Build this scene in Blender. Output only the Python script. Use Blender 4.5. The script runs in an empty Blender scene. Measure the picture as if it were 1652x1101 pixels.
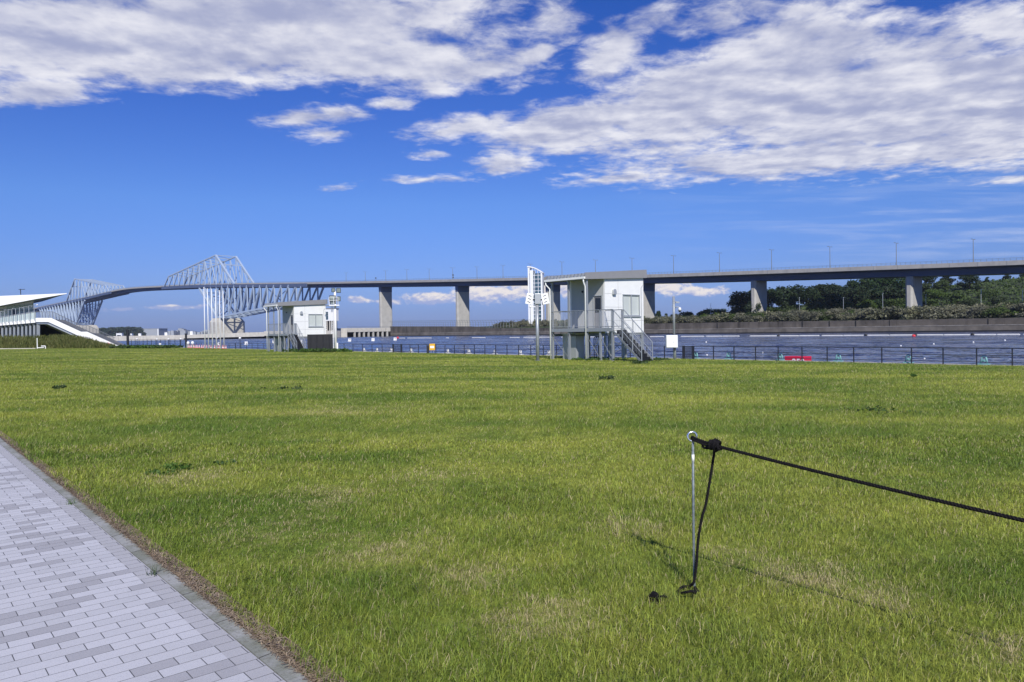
import bpy, math, random
import numpy as np
from mathutils import Matrix, Vector, Euler
random.seed(7); RNG = np.random.default_rng(11)
S = bpy.context.scene
COL = S.collection
R = math.radians
# ------------------------------------------------------------------ camera
FPX = 1200.0; EYE = 1.6
cam_d = bpy.data.cameras.new("camera"); cam = bpy.data.objects.new("camera", cam_d); COL.objects.link(cam)
cam_d.sensor_width = 36; cam_d.lens = FPX / 1652 * 36; cam_d.clip_start = 0.05; cam_d.clip_end = 20000
cam.location = (0, 0, EYE)
CM = Matrix.Rotation(R(90 - 0.788), 3, 'X') @ Matrix.Rotation(R(-0.9), 3, 'Z')
cam.rotation_euler = CM.to_euler()
S.camera = cam
def ray(px, py):
    return CM @ Vector(((px - 826) / FPX, -(py - 550.5) / FPX, -1))
def P(px, py, Y):
    d = ray(px, py); return Vector((0, 0, EYE)) + d * (Y / d.y)
def G(px, py, z=0.0):
    d = ray(px, py); return Vector((0, 0, EYE)) + d * ((z - EYE) / d.z)
# ------------------------------------------------------------------ light
SUN = Vector((0.16, -1.16, 0.92)).normalized()
sun_d = bpy.data.lights.new("sun", 'SUN'); sun = bpy.data.objects.new("sun", sun_d); COL.objects.link(sun)
sun_d.energy = 5.0; sun_d.angle = R(0.53); sun_d.color = (1.0, 0.95, 0.86)
sun.rotation_euler = (-SUN).to_track_quat('-Z', 'Y').to_euler()
S.view_settings.view_transform = 'Standard'; S.view_settings.look = 'None'
S.view_settings.exposure = 0.0; S.view_settings.gamma = 1.0
S.cycles.max_bounces = 6; S.cycles.transparent_max_bounces = 8; S.cycles.use_denoising = True
S.cycles.sample_clamp_indirect = 4.0

class NT:
    "short hand for building node trees"
    def __init__(s, tree): s.t = tree; s.n = tree.nodes; s.l = tree.links
    def new(s, kind, **kw):
        n = s.n.new(kind)
        for k, v in kw.items(): setattr(n, k, v)
        return n
    def put(s, sock, v):
        if v is None: return
        if isinstance(v, (int, float)): sock.default_value = v
        elif isinstance(v, (tuple, list)): 
            sock.default_value = tuple(v) if len(v) == len(sock.default_value) else tuple(v) + (1,)
        else: s.l.new(v, sock)
    def m(s, op, a, b=None, c=None, clamp=False):
        n = s.new('ShaderNodeMath', operation=op, use_clamp=clamp)
        for i, v in enumerate((a, b, c)): s.put(n.inputs[i], v)
        return n.outputs[0]
    def v(s, op, a, b=None):
        n = s.new('ShaderNodeVectorMath', operation=op)
        s.put(n.inputs[0], a); s.put(n.inputs[1], b)
        return n.outputs['Value'] if op in ('LENGTH', 'DOT_PRODUCT', 'DISTANCE') else n.outputs[0]
    def ss(s, x, a, b, lo=0.0, hi=1.0):
        n = s.new('ShaderNodeMapRange', interpolation_type='SMOOTHSTEP', clamp=True)
        for i, v in enumerate((x, a, b, lo, hi)): s.put(n.inputs[i], v)
        return n.outputs[0]
    def noise(s, vec, scale, detail=2, rough=0.5, dist=0.0):
        n = s.new('ShaderNodeTexNoise'); s.put(n.inputs['Vector'], vec)
        n.inputs['Scale'].default_value = scale; n.inputs['Detail'].default_value = detail
        n.inputs['Roughness'].default_value = rough; n.inputs['Distortion'].default_value = dist
        return n.outputs[0]
    def mix(s, f, a, b, kind='MIX'):
        n = s.new('ShaderNodeMix', data_type='RGBA', blend_type=kind, clamp_factor=True)
        s.put(n.inputs[0], f); s.put(n.inputs[6], a); s.put(n.inputs[7], b)
        return n.outputs[2]
    def xyz(s, v):
        n = s.new('ShaderNodeSeparateXYZ'); s.l.new(v, n.inputs[0]); return n.outputs
    def comb(s, x, y, z=0.0):
        n = s.new('ShaderNodeCombineXYZ')
        for i, q in enumerate((x, y, z)): s.put(n.inputs[i], q)
        return n.outputs[0]
    def bump(s, h, strength, dist):
        n = s.new('ShaderNodeBump'); n.inputs['Strength'].default_value = strength; n.inputs['Distance'].default_value = dist
        s.l.new(h, n.inputs['Height']); return n.outputs[0]

# ------------------------------------------------------------------ sky and clouds
def build_world():
    W = bpy.data.worlds.new("World"); S.world = W; W.use_nodes = True
    t = NT(W.node_tree); t.n.clear()
    out = t.new('ShaderNodeOutputWorld'); bg = t.new('ShaderNodeBackground')
    sky = t.new('ShaderNodeTexSky', sky_type='NISHITA'); sky.sun_disc = False
    sky.sun_elevation = math.asin(SUN.z); sky.sun_rotation = math.atan2(SUN.x, SUN.y)
    sky.air_density = 1.0; sky.dust_density = 0.6; sky.ozone_density = 2.0
    d = t.new('ShaderNodeTexCoord').outputs['Generated']
    X, Y, Z = t.xyz(d)
    Yc = t.m('MAXIMUM', Y, 0.05)
    u = t.m('DIVIDE', X, Yc); v = t.m('DIVIDE', Z, Yc)
    uv = t.comb(u, v)
    zz = t.m('ADD', t.m('MAXIMUM', Z, 0.0), 0.05)
    p = t.comb(t.m('DIVIDE', X, zz), t.m('DIVIDE', Y, zz))
    # deepen and violet the clear blue the way the polarised evening sky looks
    ramp = t.new('ShaderNodeValToRGB'); el = t.m('ARCSINE', t.m('MAXIMUM', Z, 0.0))
    t.l.new(t.m('DIVIDE', el, R(32)), ramp.inputs[0])
    cr = ramp.color_ramp
    for i, (pos, c) in enumerate(SKYRAMP):
        e = cr.elements[i] if i < 2 else cr.elements.new(pos)
        e.position = pos; e.color = c + (1,)
    base = t.mix(1.0, sky.outputs[0], ramp.outputs[0], 'MULTIPLY')
    # ---- high cloud sheets
    wob = t.noise(p, 2.2, 3, 0.55)
    field = None
    def tv(px, py): return ((px - 826) / FPX, (534 - (px - 826) * 0.0157 - py) / FPX)
    for (px, py, rx, ry, ang, w) in CLOUDS:
        c = tv(px, py)
        mp = t.new('ShaderNodeMapping', vector_type='TEXTURE')
        t.l.new(uv, mp.inputs[0]); mp.inputs[1].default_value = (c[0], c[1], 0)
        mp.inputs[2].default_value = (0, 0, R(ang)); mp.inputs[3].default_value = (rx / FPX, ry / FPX, 1)
        f = t.m('MULTIPLY', t.m('SUBTRACT', 1.0, t.v('LENGTH', mp.outputs[0])), w)
        field = f if field is None else t.m('SMOOTH_MAX', field, f, 0.12)
    wisp = t.noise(t.v('MULTIPLY', p, (2.0, 2.0, 1)), 4.6, 9, 0.64, 0.3)
    big = t.noise(p, 1.5, 4, 0.55, 0.3)
    def lump(vec):
        a = t.noise(t.v('MULTIPLY', vec, (0.95, 1.15, 1)), 3.0, 10, 0.50, 0.2)
        b = t.noise(t.v('MULTIPLY', vec, (1.15, 0.95, 1)), 9.5, 8, 0.58, 0.15)
        return t.m('ADD', t.m('MULTIPLY', a, 0.70), t.m('MULTIPLY', b, 0.30))
    n0 = lump(p)
    n1 = lump(t.v('ADD', p, (0.02, -0.085, 0)))
    nn = t.m('ADD', t.m('ADD', t.m('MULTIPLY', n0, 0.44), t.m('MULTIPLY', wisp, 0.40)), t.m('MULTIPLY', big, 0.20))
    dens = t.m('ADD', t.m('MULTIPLY', field, 0.95), t.m('MULTIPLY', t.m('SUBTRACT', nn, 0.5), 3.5))
    alpha = t.ss(dens, -0.12, 0.66)
    relief = t.m('MULTIPLY', t.m('SUBTRACT', n0, n1), 1.75)
    thick = t.ss(dens, 0.35, 1.5)
    lum = t.m('ADD', t.m('SUBTRACT', 0.56, t.m('MULTIPLY', thick, 0.16)), relief)
    lum = t.m('ADD', lum, t.m('MULTIPLY', t.m('SUBTRACT', nn, 0.5), 1.3))
    shade = t.noise(t.v('MULTIPLY', t.v('ADD', p, (5, 3, 0)), (0.8, 1.5, 1)), 3.0, 3, 0.5)
    lum = t.m('ADD', lum, t.m('MULTIPLY', t.m('SUBTRACT', shade, 0.5), 0.9))
    lum = t.ss(lum, 0.10, 1.10)
    ccol = t.mix(lum, (0.385, 0.42, 0.61), (0.91, 0.905, 0.95))
    alpha = t.m('MULTIPLY', alpha, 0.95)
    # ---- thin streaks low on the right
    st = t.noise(t.v('MULTIPLY', uv, (1.6, 22, 1)), 3.0, 5, 0.6, 0.4)
    sm = t.m('MULTIPLY', t.m('MULTIPLY', t.ss(u, 0.05, 0.6), t.ss(v, 0.05, 0.11)), t.ss(v, 0.22, 0.15))
    sa = t.m('MULTIPLY', t.m('MULTIPLY', t.ss(st, 0.42, 0.75), sm), 0.42)
    # ---- small cumulus on the horizon
    q = t.v('MULTIPLY', uv, (40, 75, 1))
    cn = t.noise(q, 1.0, 7, 0.6, 0.1); cn2 = t.noise(t.v('ADD', q, (0.10, 0.30, 0)), 1.0, 7, 0.6, 0.1)
    hf = None
    for (px, py, rx, ry) in HCLOUDS:
        c = tv(px, py)
        mp = t.new('ShaderNodeMapping', vector_type='TEXTURE'); t.l.new(uv, mp.inputs[0])
        mp.inputs[1].default_value = (c[0], c[1], 0); mp.inputs[3].default_value = (rx / FPX, ry / FPX, 1)
        f = t.m('SUBTRACT', 1.0, t.v('LENGTH', mp.outputs[0]))
        hf = f if hf is None else t.m('MAXIMUM', hf, f)
    hd = t.m('ADD', hf, t.m('MULTIPLY', t.m('SUBTRACT', cn, 0.52), 2.4))
    ha = t.m('MULTIPLY', t.ss(hd, 0.0, 0.5), t.ss(v, 0.022, 0.046, 0.0, 0.95))
    hl = t.ss(t.m('ADD', t.m('MULTIPLY', t.m('SUBTRACT', cn, cn2), 3.0), t.m('MULTIPLY', t.ss(v, 0.030, 0.062), 0.8)), 0.0, 0.9)
    hc = t.mix(hl, (0.40, 0.45, 0.72), (0.93, 0.86, 0.82))
    sky_c = t.new('ShaderNodeVectorMath', operation='SCALE'); t.l.new(base, sky_c.inputs[0]); sky_c.inputs[3].default_value = SKYGAIN
    k = t.mix(sa, sky_c.outputs[0], (0.62, 0.70, 0.93))
    k = t.mix(ha, k, hc)
    up = t.ss(Y, 0.02, 0.15)
    k = t.mix(t.m('MULTIPLY', alpha, up), k, ccol)
    k2 = t.new('ShaderNodeVectorMath', operation='SCALE'); t.l.new(k, k2.inputs[0]); k2.inputs[3].default_value = 1.0 / BGS
    t.l.new(k2.outputs[0], bg.inputs[0]); bg.inputs[1].default_value = BGS
    t.l.new(bg.outputs[0], out.inputs[0])
    W.cycles.sampling_method = 'MANUAL'; W.cycles.sample_map_resolution = 512
BGS = 0.1; SKYGAIN = 0.1
SKYRAMP = [(0.0, (0.26, 0.40, 1.12)), (0.10, (0.36, 0.50, 1.08)), (0.3, (0.38, 0.60, 1.16)), (0.5, (0.27, 0.50, 1.16)), (0.75, (0.16, 0.42, 1.12)), (1.0, (0.12, 0.36, 1.08))]
# centre x, y, half width, half height in photograph pixels used as sky bearings, tilt, weight
CLOUDS = [(120, 60, 330, 90, 0, 1.3), (420, 55, 420, 95, 3, 1.5), (620, 95, 270, 48, -4, 1.3), (60, 150, 120, 26, 0, 1.0), (545, 45, 205, 85, -14, 1.15), (770, 118, 125, 26, 12, 1.0),
          (640, 168, 36, 10, 0, 0.7), (500, 192, 80, 16, 4, 0.8), (545, 183, 50, 14, -6, .7), (527, 217, 48, 12, 0, 0.75), (872, 92, 36, 16, 25, .75), (905, 35, 36, 40, 50, 0.55), (990, 90, 74, 42, 45, 1.0), (1060, 35, 80, 24, 20, 0.75), (1165, 30, 120, 30, 12, .75), (1300, 20, 60, 22, 10, .6),
          (760, 205, 100, 22, 6, 0.9), (930, 205, 170, 48, 12, 1.2), (1120, 165, 220, 92, 18, 1.3), (1250, 140, 230, 120, 20, 1.3), (1420, 175, 330, 100, 4, 1.5), (1500, 120, 200, 80, 10, 1.2), (1640, 160, 250, 120, 4, 1.5),
          (1640, 50, 120, 50, 0, 0.9), (1270, 55, 130, 34, 20, 0.6), (1300, 255, 340, 36, 4, 1.1), (1560, 235, 250, 40, 5, 1.2), (1010, 288, 90, 9, 6, 0.8), (820, 265, 70, 24, 6, 0.85), (705, 250, 34, 7, 0, 0.6),
          (550, 305, 24, 6, 5, 0.5), (690, 290, 60, 5, 0, 0.4), (1640, 290, 60, 8, 4, .5)]
HCLOUDS = [(700, 482, 80, 13), (790, 473, 90, 20), (850, 470, 60, 18), (580, 484, 26, 7), (630, 487, 34, 7), (1075, 462, 60, 14), (1130, 470, 50, 10), (190, 500, 40, 5), (280, 496, 60, 5), (920, 470, 60, 16)]
build_world()

# ------------------------------------------------------------------ materials
def mat(name, color, rough=0.6, metal=0.0, var=0.0, vscale=3.0, bump=0.0, streak=0.0, streak_col=(0.03, 0.03, 0.03), spec=0.5, coord='Object', stretch=(1, 1, 1)):
    m = bpy.data.materials.new(name); m.use_nodes = True; t = NT(m.node_tree)
    b = t.n['Principled BSDF']; b.inputs['Roughness'].default_value = rough; b.inputs['Metallic'].default_value = metal
    b.inputs['Specular IOR Level'].default_value = spec
    c = tuple(color) + (1,); b.inputs['Base Color'].default_value = c
    if var or streak or bump:
        co = t.new('ShaderNodeTexCoord').outputs[coord]; co = t.v('MULTIPLY', co, stretch)
        n = t.noise(co, vscale, 5, 0.6)
        col = c
        if var:
            col = t.mix(t.ss(n, 0.25, 0.75), tuple(x * (1 - var) for x in color), tuple(min(1, x * (1 + var)) for x in color))
        if streak:
            n2 = t.noise(t.v('MULTIPLY', co, (1, 1, 0.06)), vscale * 2.2, 4, 0.65)
            n3 = t.noise(co, vscale * 0.35, 3, 0.5)
            col = t.mix(t.m('MULTIPLY', t.m('MULTIPLY', t.ss(n2, 0.48, 0.72), t.ss(n3, 0.35, 0.65)), streak), col, streak_col)
        t.put(b.inputs['Base Color'], col)
        if bump: t.l.new(t.bump(n, 0.6, bump), b.inputs['Normal'])
    return m
M = {}
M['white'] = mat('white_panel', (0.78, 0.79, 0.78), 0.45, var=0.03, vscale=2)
M['shaded_panel'] = mat('white_panel_shaded', (0.46, 0.47, 0.47), 0.5, var=0.03, vscale=2)  # white panel with the shade of the porch side put into its colour
M['white_paint'] = mat('white_paint', (0.8, 0.8, 0.8), 0.4)
M['galv'] = mat('galvanised_steel', (0.34, 0.365, 0.39), 0.45, 0.35, var=0.08, vscale=9)
M['galv_dark'] = mat('dull_galvanised_steel', (0.22, 0.24, 0.25), 0.5, 0.3, var=0.1, vscale=9)
M['fascia'] = mat('grey_fascia', (0.245, 0.245, 0.255), 0.5, var=0.04)
M['alu'] = mat('aluminium_frame', (0.50, 0.52, 0.52), 0.4, 0.5)
M['glass'] = mat('window_glass', (0.30, 0.36, 0.36), 0.08, var=0.08, vscale=0.8, spec=0.8)
M['blind'] = mat('white_blind', (0.52, 0.56, 0.54), 0.35, var=0.06, vscale=1.0, spec=0.8)
M['dark_glass'] = mat('dark_glass', (0.015, 0.018, 0.022), 0.06, spec=0.8)
M['black'] = mat('black_paint', (0.012, 0.013, 0.016), 0.5)
M['black_sheet'] = mat('black_sheeting', (0.013, 0.014, 0.017), 0.75, var=0.25, vscale=2.5, bump=0.02)
M['fence'] = mat('dark_blue_grey_paint', (0.020, 0.024, 0.034), 0.55)
M['fence_wire'] = mat('grey_wire', (0.18, 0.19, 0.21), 0.5, 0.3)
M['concrete'] = mat('pier_concrete', (0.405, 0.395, 0.365), 0.85, var=0.10, vscale=0.35, streak=0.35, streak_col=(0.2, 0.19, 0.16))
M['concrete_light'] = mat('pale_concrete', (0.47, 0.45, 0.40), 0.85, var=0.12, vscale=0.5, streak=0.5, streak_col=(0.16, 0.15, 0.12))
M['wall_upper'] = mat('stained_wall_concrete', (0.115, 0.100, 0.083), 0.9, var=0.4, vscale=0.16, streak=0.95, streak_col=(0.028, 0.024, 0.02))
M['wall_lower'] = mat('pale_stained_concrete', (0.165, 0.146, 0.122), 0.9, var=0.4, vscale=0.16, streak=0.9, streak_col=(0.06, 0.05, 0.04))
M['wall_lip'] = mat('worn_concrete_lip', (0.36, 0.34, 0.30), 0.9, var=0.5, vscale=0.25)
M['wet'] = mat('wet_concrete', (0.02, 0.02, 0.018), 0.5)
M['shade_fill'] = mat('painted_shade', (0.012, 0.012, 0.012), 0.9)  # near-black colour standing in for shade in openings and under decks
M['steel_bridge'] = mat('pale_blue_bridge_steel', (0.37, 0.455, 0.575), 0.45, var=0.05, vscale=0.15)
M['girder'] = mat('blue_grey_girder', (0.085, 0.115, 0.20), 0.5, var=0.08, vscale=0.12)
M['parapet'] = mat('bridge_parapet_concrete', (0.36, 0.35, 0.33), 0.8, var=0.12, vscale=0.4, streak=0.3, streak_col=(0.2, 0.19, 0.17))
M['asphalt'] = mat('asphalt', (0.06, 0.06, 0.06), 0.9, var=0.15)
M['promenade'] = mat('pale_promenade_paving', (0.40, 0.37, 0.33), 0.85, var=0.12, vscale=1.5)
M['teal'] = mat('faded_teal_paint', (0.20, 0.42, 0.42), 0.55, var=0.12, vscale=8)
M['red'] = mat('red_plastic', (0.55, 0.012, 0.05), 0.5, var=0.06)
M['red_buoy'] = mat('red_buoy_plastic', (0.60, 0.03, 0.04), 0.45)
M['yellow'] = mat('yellow_plastic', (0.65, 0.36, 0.01), 0.5)
M['float'] = mat('white_float', (0.72, 0.72, 0.70), 0.6, var=0.1, vscale=1)
M['rope'] = mat('black_rope_fibre', (0.006, 0.005, 0.006), 0.8, var=0.4, vscale=400, spec=0.25)
M['zinc'] = mat('zinc_plated_rod', (0.17, 0.20, 0.215), 0.55, 0.25, var=0.25, vscale=60)
M['zinc_ring'] = mat('bright_zinc', (0.75, 0.78, 0.80), 0.25, 0.9, var=0.08, vscale=60)
M['tape'] = mat('white_tape', (0.82, 0.82, 0.80), 0.5, var=0.06, vscale=150)
M['bark'] = mat('bark', (0.06, 0.045, 0.03), 0.9, var=0.3)
M['roof_white'] = mat('white_roof_metal', (0.82, 0.82, 0.80), 0.4)
M['tower_white'] = mat('white_tower_cladding', (0.74, 0.76, 0.78), 0.5)
M['tower_glass'] = mat('teal_tower_glass', (0.03, 0.07, 0.09), 0.15, var=0.5, vscale=0.4, spec=0.9)
M['pale_glass'] = mat('pale_green_glass', (0.48, 0.56, 0.56), 0.15, var=0.06, vscale=0.4, spec=0.8)
M['far_land'] = mat('far_built_land', (0.10, 0.12, 0.13), 0.9, var=0.4, vscale=0.02)
M['far_grey'] = mat('far_grey_cladding', (0.30, 0.32, 0.34), 0.8, var=0.1, vscale=0.02)
M['soil'] = mat('bank_soil', (0.035, 0.05, 0.018), 0.95, var=0.4, vscale=0.2)

def foliage(name, c0, c1, c2, scale=0.25, trans=0.25):
    m = bpy.data.materials.new(name); m.use_nodes = True; t = NT(m.node_tree)
    b = t.n['Principled BSDF']; b.inputs['Roughness'].default_value = 0.6; b.inputs['Specular IOR Level'].default_value = 0.25
    g = t.new('ShaderNodeNewGeometry').outputs['Position']
    a = t.new('ShaderNodeAttribute', attribute_name='rnd').outputs['Fac']
    oi = t.new('ShaderNodeObjectInfo').outputs['Random']
    n = t.noise(g, scale, 4, 0.6)
    c = t.mix(t.ss(n, 0.3, 0.7), c0, c1)
    c = t.mix(t.m('MULTIPLY', a, 0.7), c, c2)
    hs = t.new('ShaderNodeHueSaturation'); t.l.new(c, hs.inputs['Color'])
    t.put(hs.inputs['Value'], t.m('ADD', t.m('MULTIPLY', oi, 0.5), 0.75)); t.put(hs.inputs['Saturation'], t.m('ADD', t.m('MULTIPLY', oi, 0.3), 0.85))
    t.l.new(hs.outputs[0], b.inputs['Base Color'])
    tr = t.new('ShaderNodeBsdfTranslucent'); t.l.new(hs.outputs[0], tr.inputs[0])
    ms = t.new('ShaderNodeMixShader'); ms.inputs[0].default_value = trans
    t.l.new(b.outputs[0], ms.inputs[1]); t.l.new(tr.outputs[0], ms.inputs[2])
    t.l.new(ms.outputs[0], t.n['Material Output'].inputs[0])
    return m
M['leaf_dark'] = foliage('dark_tree_leaves', (0.014, 0.030, 0.012), (0.022, 0.046, 0.016), (0.040, 0.065, 0.020), 0.06)
M['leaf_far'] = foliage('far_tree_leaves', (0.020, 0.036, 0.020), (0.03, 0.05, 0.024), (0.045, 0.065, 0.03), 0.02)
M['leaf_shrub'] = foliage('grey_green_shrub_leaves', (0.06, 0.075, 0.040), (0.165, 0.165, 0.105), (0.26, 0.25, 0.17), 0.10)
M['leaf_vine'] = foliage('green_vine_leaves', (0.035, 0.062, 0.016), (0.065, 0.10, 0.024), (0.085, 0.12, 0.035), 0.05)
M['leaf_weed'] = foliage('weed_leaves', (0.035, 0.075, 0.02), (0.06, 0.115, 0.028), (0.11, 0.17, 0.045), 9.0)
M['leaf_bank'] = foliage('tall_dry_bank_grass', (0.045, 0.070, 0.016), (0.085, 0.105, 0.03), (0.20, 0.19, 0.08), 0.3)

# ------------------------------------------------------------------ mesh helper
class MB:
    def __init__(s): s.v = []; s.f = []; s.mi = []; s.k = 0
    def add(s, vs, fs):
        b = len(s.v); s.v += [tuple(q) for q in vs]; s.f += [tuple(b + i for i in f) for f in fs]; s.mi += [s.k] * len(fs); return s
    def hexa(s, p):   # 8 corner points: bottom ring 0-3, top ring 4-7
        return s.add(p, [(0, 3, 2, 1), (4, 5, 6, 7), (0, 1, 5, 4), (1, 2, 6, 5), (2, 3, 7, 6), (3, 0, 4, 7)])
    def box(s, x0, x1, y0, y1, z0, z1):
        return s.hexa([(x0, y0, z0), (x1, y0, z0), (x1, y1, z0), (x0, y1, z0), (x0, y0, z1), (x1, y0, z1), (x1, y1, z1), (x0, y1, z1)])
    def bar(s, a, b, w, h=None, up=(0, 0, 1)):
        a = Vector(a); b = Vector(b); h = h or w; d = (b - a).normalized(); u = Vector(up)
        if abs(d.dot(u)) > 0.98: u = Vector((0.66, -0.75, 0)) if abs(d.z) > 0.9 else Vector((0, 0, 1))
        x = d.cross(u).normalized() * (w / 2); y = x.cross(d).normalized() * (h / 2)
        return s.hexa([a - x - y, a + x - y, a + x + y, a - x + y, b - x - y, b + x - y, b + x + y, b - x + y])
    def tube(s, pts, r, n=8, cap=True):
        pts = [Vector(q) for q in pts]; rr = r if isinstance(r, (list, tuple)) else [r] * len(pts)
        base = len(s.v); u = None
        for i, q in enumerate(pts):
            d = (pts[min(i + 1, len(pts) - 1)] - pts[max(i - 1, 0)]).normalized()
            if u is None:
                u = d.cross(Vector((0, 0, 1)) if abs(d.z) < 0.9 else Vector((1, 0, 0))).normalized()
            u = (u - d * u.dot(d)).normalized(); w = d.cross(u)
            for k in range(n):
                a = 2 * math.pi * k / n; s.v.append(tuple(q + u * (rr[i] * math.cos(a)) + w * (rr[i] * math.sin(a))))
        nf = 0
        for i in range(len(pts) - 1):
            for k in range(n):
                s.f.append((base + i * n + k, base + i * n + (k + 1) % n, base + (i + 1) * n + (k + 1) % n, base + (i + 1) * n + k)); nf += 1
        if cap:
            s.f.append(tuple(base + k for k in range(n))[::-1]); s.f.append(tuple(base + (len(pts) - 1) * n + k for k in range(n))); nf += 2
        s.mi += [s.k] * nf; return s
    def prism(s, ring, d):   # ring of points swept by vector d
        n = len(ring); ring = [Vector(q) for q in ring]; d = Vector(d)
        return s.add(ring + [q + d for q in ring], [tuple(range(n))[::-1], tuple(range(n, 2 * n))] + [(i, (i + 1) % n, n + (i + 1) % n, n + i) for i in range(n)])
    def ball(s, c, r, n=12, m=8, sz=1.0):
        base = len(s.v); c = Vector(c)
        for j in range(m + 1):
            th = math.pi * j / m
            for k in range(n):
                a = 2 * math.pi * k / n; s.v.append((c.x + r * math.sin(th) * math.cos(a), c.y + r * math.sin(th) * math.sin(a), c.z + sz * r * math.cos(th)))
        for j in range(m):
            for k in range(n): s.f.append((base + j * n + k, base + (j + 1) * n + k, base + (j + 1) * n + (k + 1) % n, base + j * n + (k + 1) % n)); s.mi.append(s.k)
        return s
    def build(s, name, m, parent=None, world=False, smooth=False, bevel=0.0, origin=None):
        me = bpy.data.meshes.new(name); off = Vector((0, 0, 0))
        if world and parent is not None:
            q = parent
            while q is not None: off += q.location; q = q.parent
        if origin is not None: off = Vector(origin)
        me.from_pydata([(x - off.x, y - off.y, z - off.z) for x, y, z in s.v], [], s.f)
        for mm in (m if isinstance(m, (list, tuple)) else [m]): me.materials.append(M[mm] if isinstance(mm, str) else mm)
        if s.k: me.polygons.foreach_set('material_index', s.mi)
        if smooth: me.polygons.foreach_set('use_smooth', [True] * len(me.polygons))
        o = bpy.data.objects.new(name, me); COL.objects.link(o)
        if parent is not None: o.parent = parent
        if origin is not None: o.location = origin
        if bevel:
            bv = o.modifiers.new('bevel', 'BEVEL'); bv.width = bevel; bv.segments = 2; bv.limit_method = 'ANGLE'
        return o
def tag(o, label=None, cat=None, group=None, kind=None):
    for k, q in (('label', label), ('category', cat), ('group', group), ('kind', kind)):
        if q: o[k] = q
    return o
def empty(name, loc, rz=0.0, label=None, cat=None, group=None):
    o = bpy.data.objects.new(name, None); COL.objects.link(o); o.location = loc; o.rotation_euler = (0, 0, rz); o.empty_display_size = 0.1
    return tag(o, label, cat, group)
KIDS = {}
def copy_tree(o, parent=None):
    c = o.copy(); COL.objects.link(c); c.parent = parent
    for ch in list(o.children): copy_tree(ch, c)
    return c
def np_mesh(name, V, F, m, smooth=False, rnd=None, attrs=None):
    me = bpy.data.meshes.new(name); k = F.shape[1]
    me.vertices.add(len(V)); me.vertices.foreach_set('co', np.ascontiguousarray(V, dtype=np.float32).ravel())
    me.loops.add(F.size); me.loops.foreach_set('vertex_index', np.ascontiguousarray(F, dtype=np.int32).ravel())
    me.polygons.add(len(F)); me.polygons.foreach_set('loop_start', np.arange(0, F.size, k, dtype=np.int32))
    me.polygons.foreach_set('loop_total', np.full(len(F), k, dtype=np.int32))
    if smooth: me.polygons.foreach_set('use_smooth', np.ones(len(F), dtype=bool))
    me.update(calc_edges=True); me.materials.append(M[m] if isinstance(m, str) else m)
    al = dict(attrs or {})
    if rnd is not None: al['rnd'] = rnd
    for nm, a in al.items():
        at = me.attributes.new(nm, 'FLOAT', 'POINT'); at.data.foreach_set('value', np.ascontiguousarray(a, dtype=np.float32))
    return me
def np_obj(name, me, parent=None, loc=(0, 0, 0)):
    o = bpy.data.objects.new(name, me); COL.objects.link(o); o.location = loc
    if parent is not None: o.parent = parent
    return o

# ------------------------------------------------------------------ site frame: F runs along the quay towards the right, N towards the water
F = Vector((0.65, -0.76, 0)).normalized(); N = Vector((0.76, 0.65, 0)).normalized()
def site(q, c, z=0.0): return F * q + N * c + Vector((0, 0, z))
def q_of(p): return F.dot(p)
def c_of(p): return N.dot(p)
def on_line(px, c):
    d = ray(px, 534 - (px - 826) * 0.0157); k = c / (N.x * d.x + N.y * d.y); return Vector((d.x * k, d.y * k, 0))
def at(px, Y): p = P(px, 534 - (px - 826) * 0.0157, Y); p.z = 0; return p
CQ = 44.3          # fence line
ZP = -0.62; ZW = -1.2
def lawn_z(c):
    c = np.asarray(c, dtype=float)
    return np.interp(c, [-1e3, 5, 20, 36, 40.5, 42.2, 60], [0, 0, -0.12, -0.30, -0.44, -0.60, -0.60])

# ------------------------------------------------------------------ ground sheets
def grid_sheet(name, m, q0, q1, nq, cs, zf, kind='structure'):
    qs = np.linspace(q0, q1, nq); cs = np.asarray(cs, float)
    Q, C = np.meshgrid(qs, cs, indexing='ij')
    V = np.stack([F.x * Q + N.x * C, F.y * Q + N.y * C, zf(C, Q)], -1).reshape(-1, 3)
    n = len(cs); i, j = np.meshgrid(np.arange(nq - 1), np.arange(n - 1), indexing='ij'); a = (i * n + j).ravel()
    Fc = np.stack([a, a + n, a + n + 1, a + 1], -1)
    o = np_obj(name, np_mesh(name, V, Fc, m, smooth=True)); tag(o, kind=kind); return o

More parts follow.
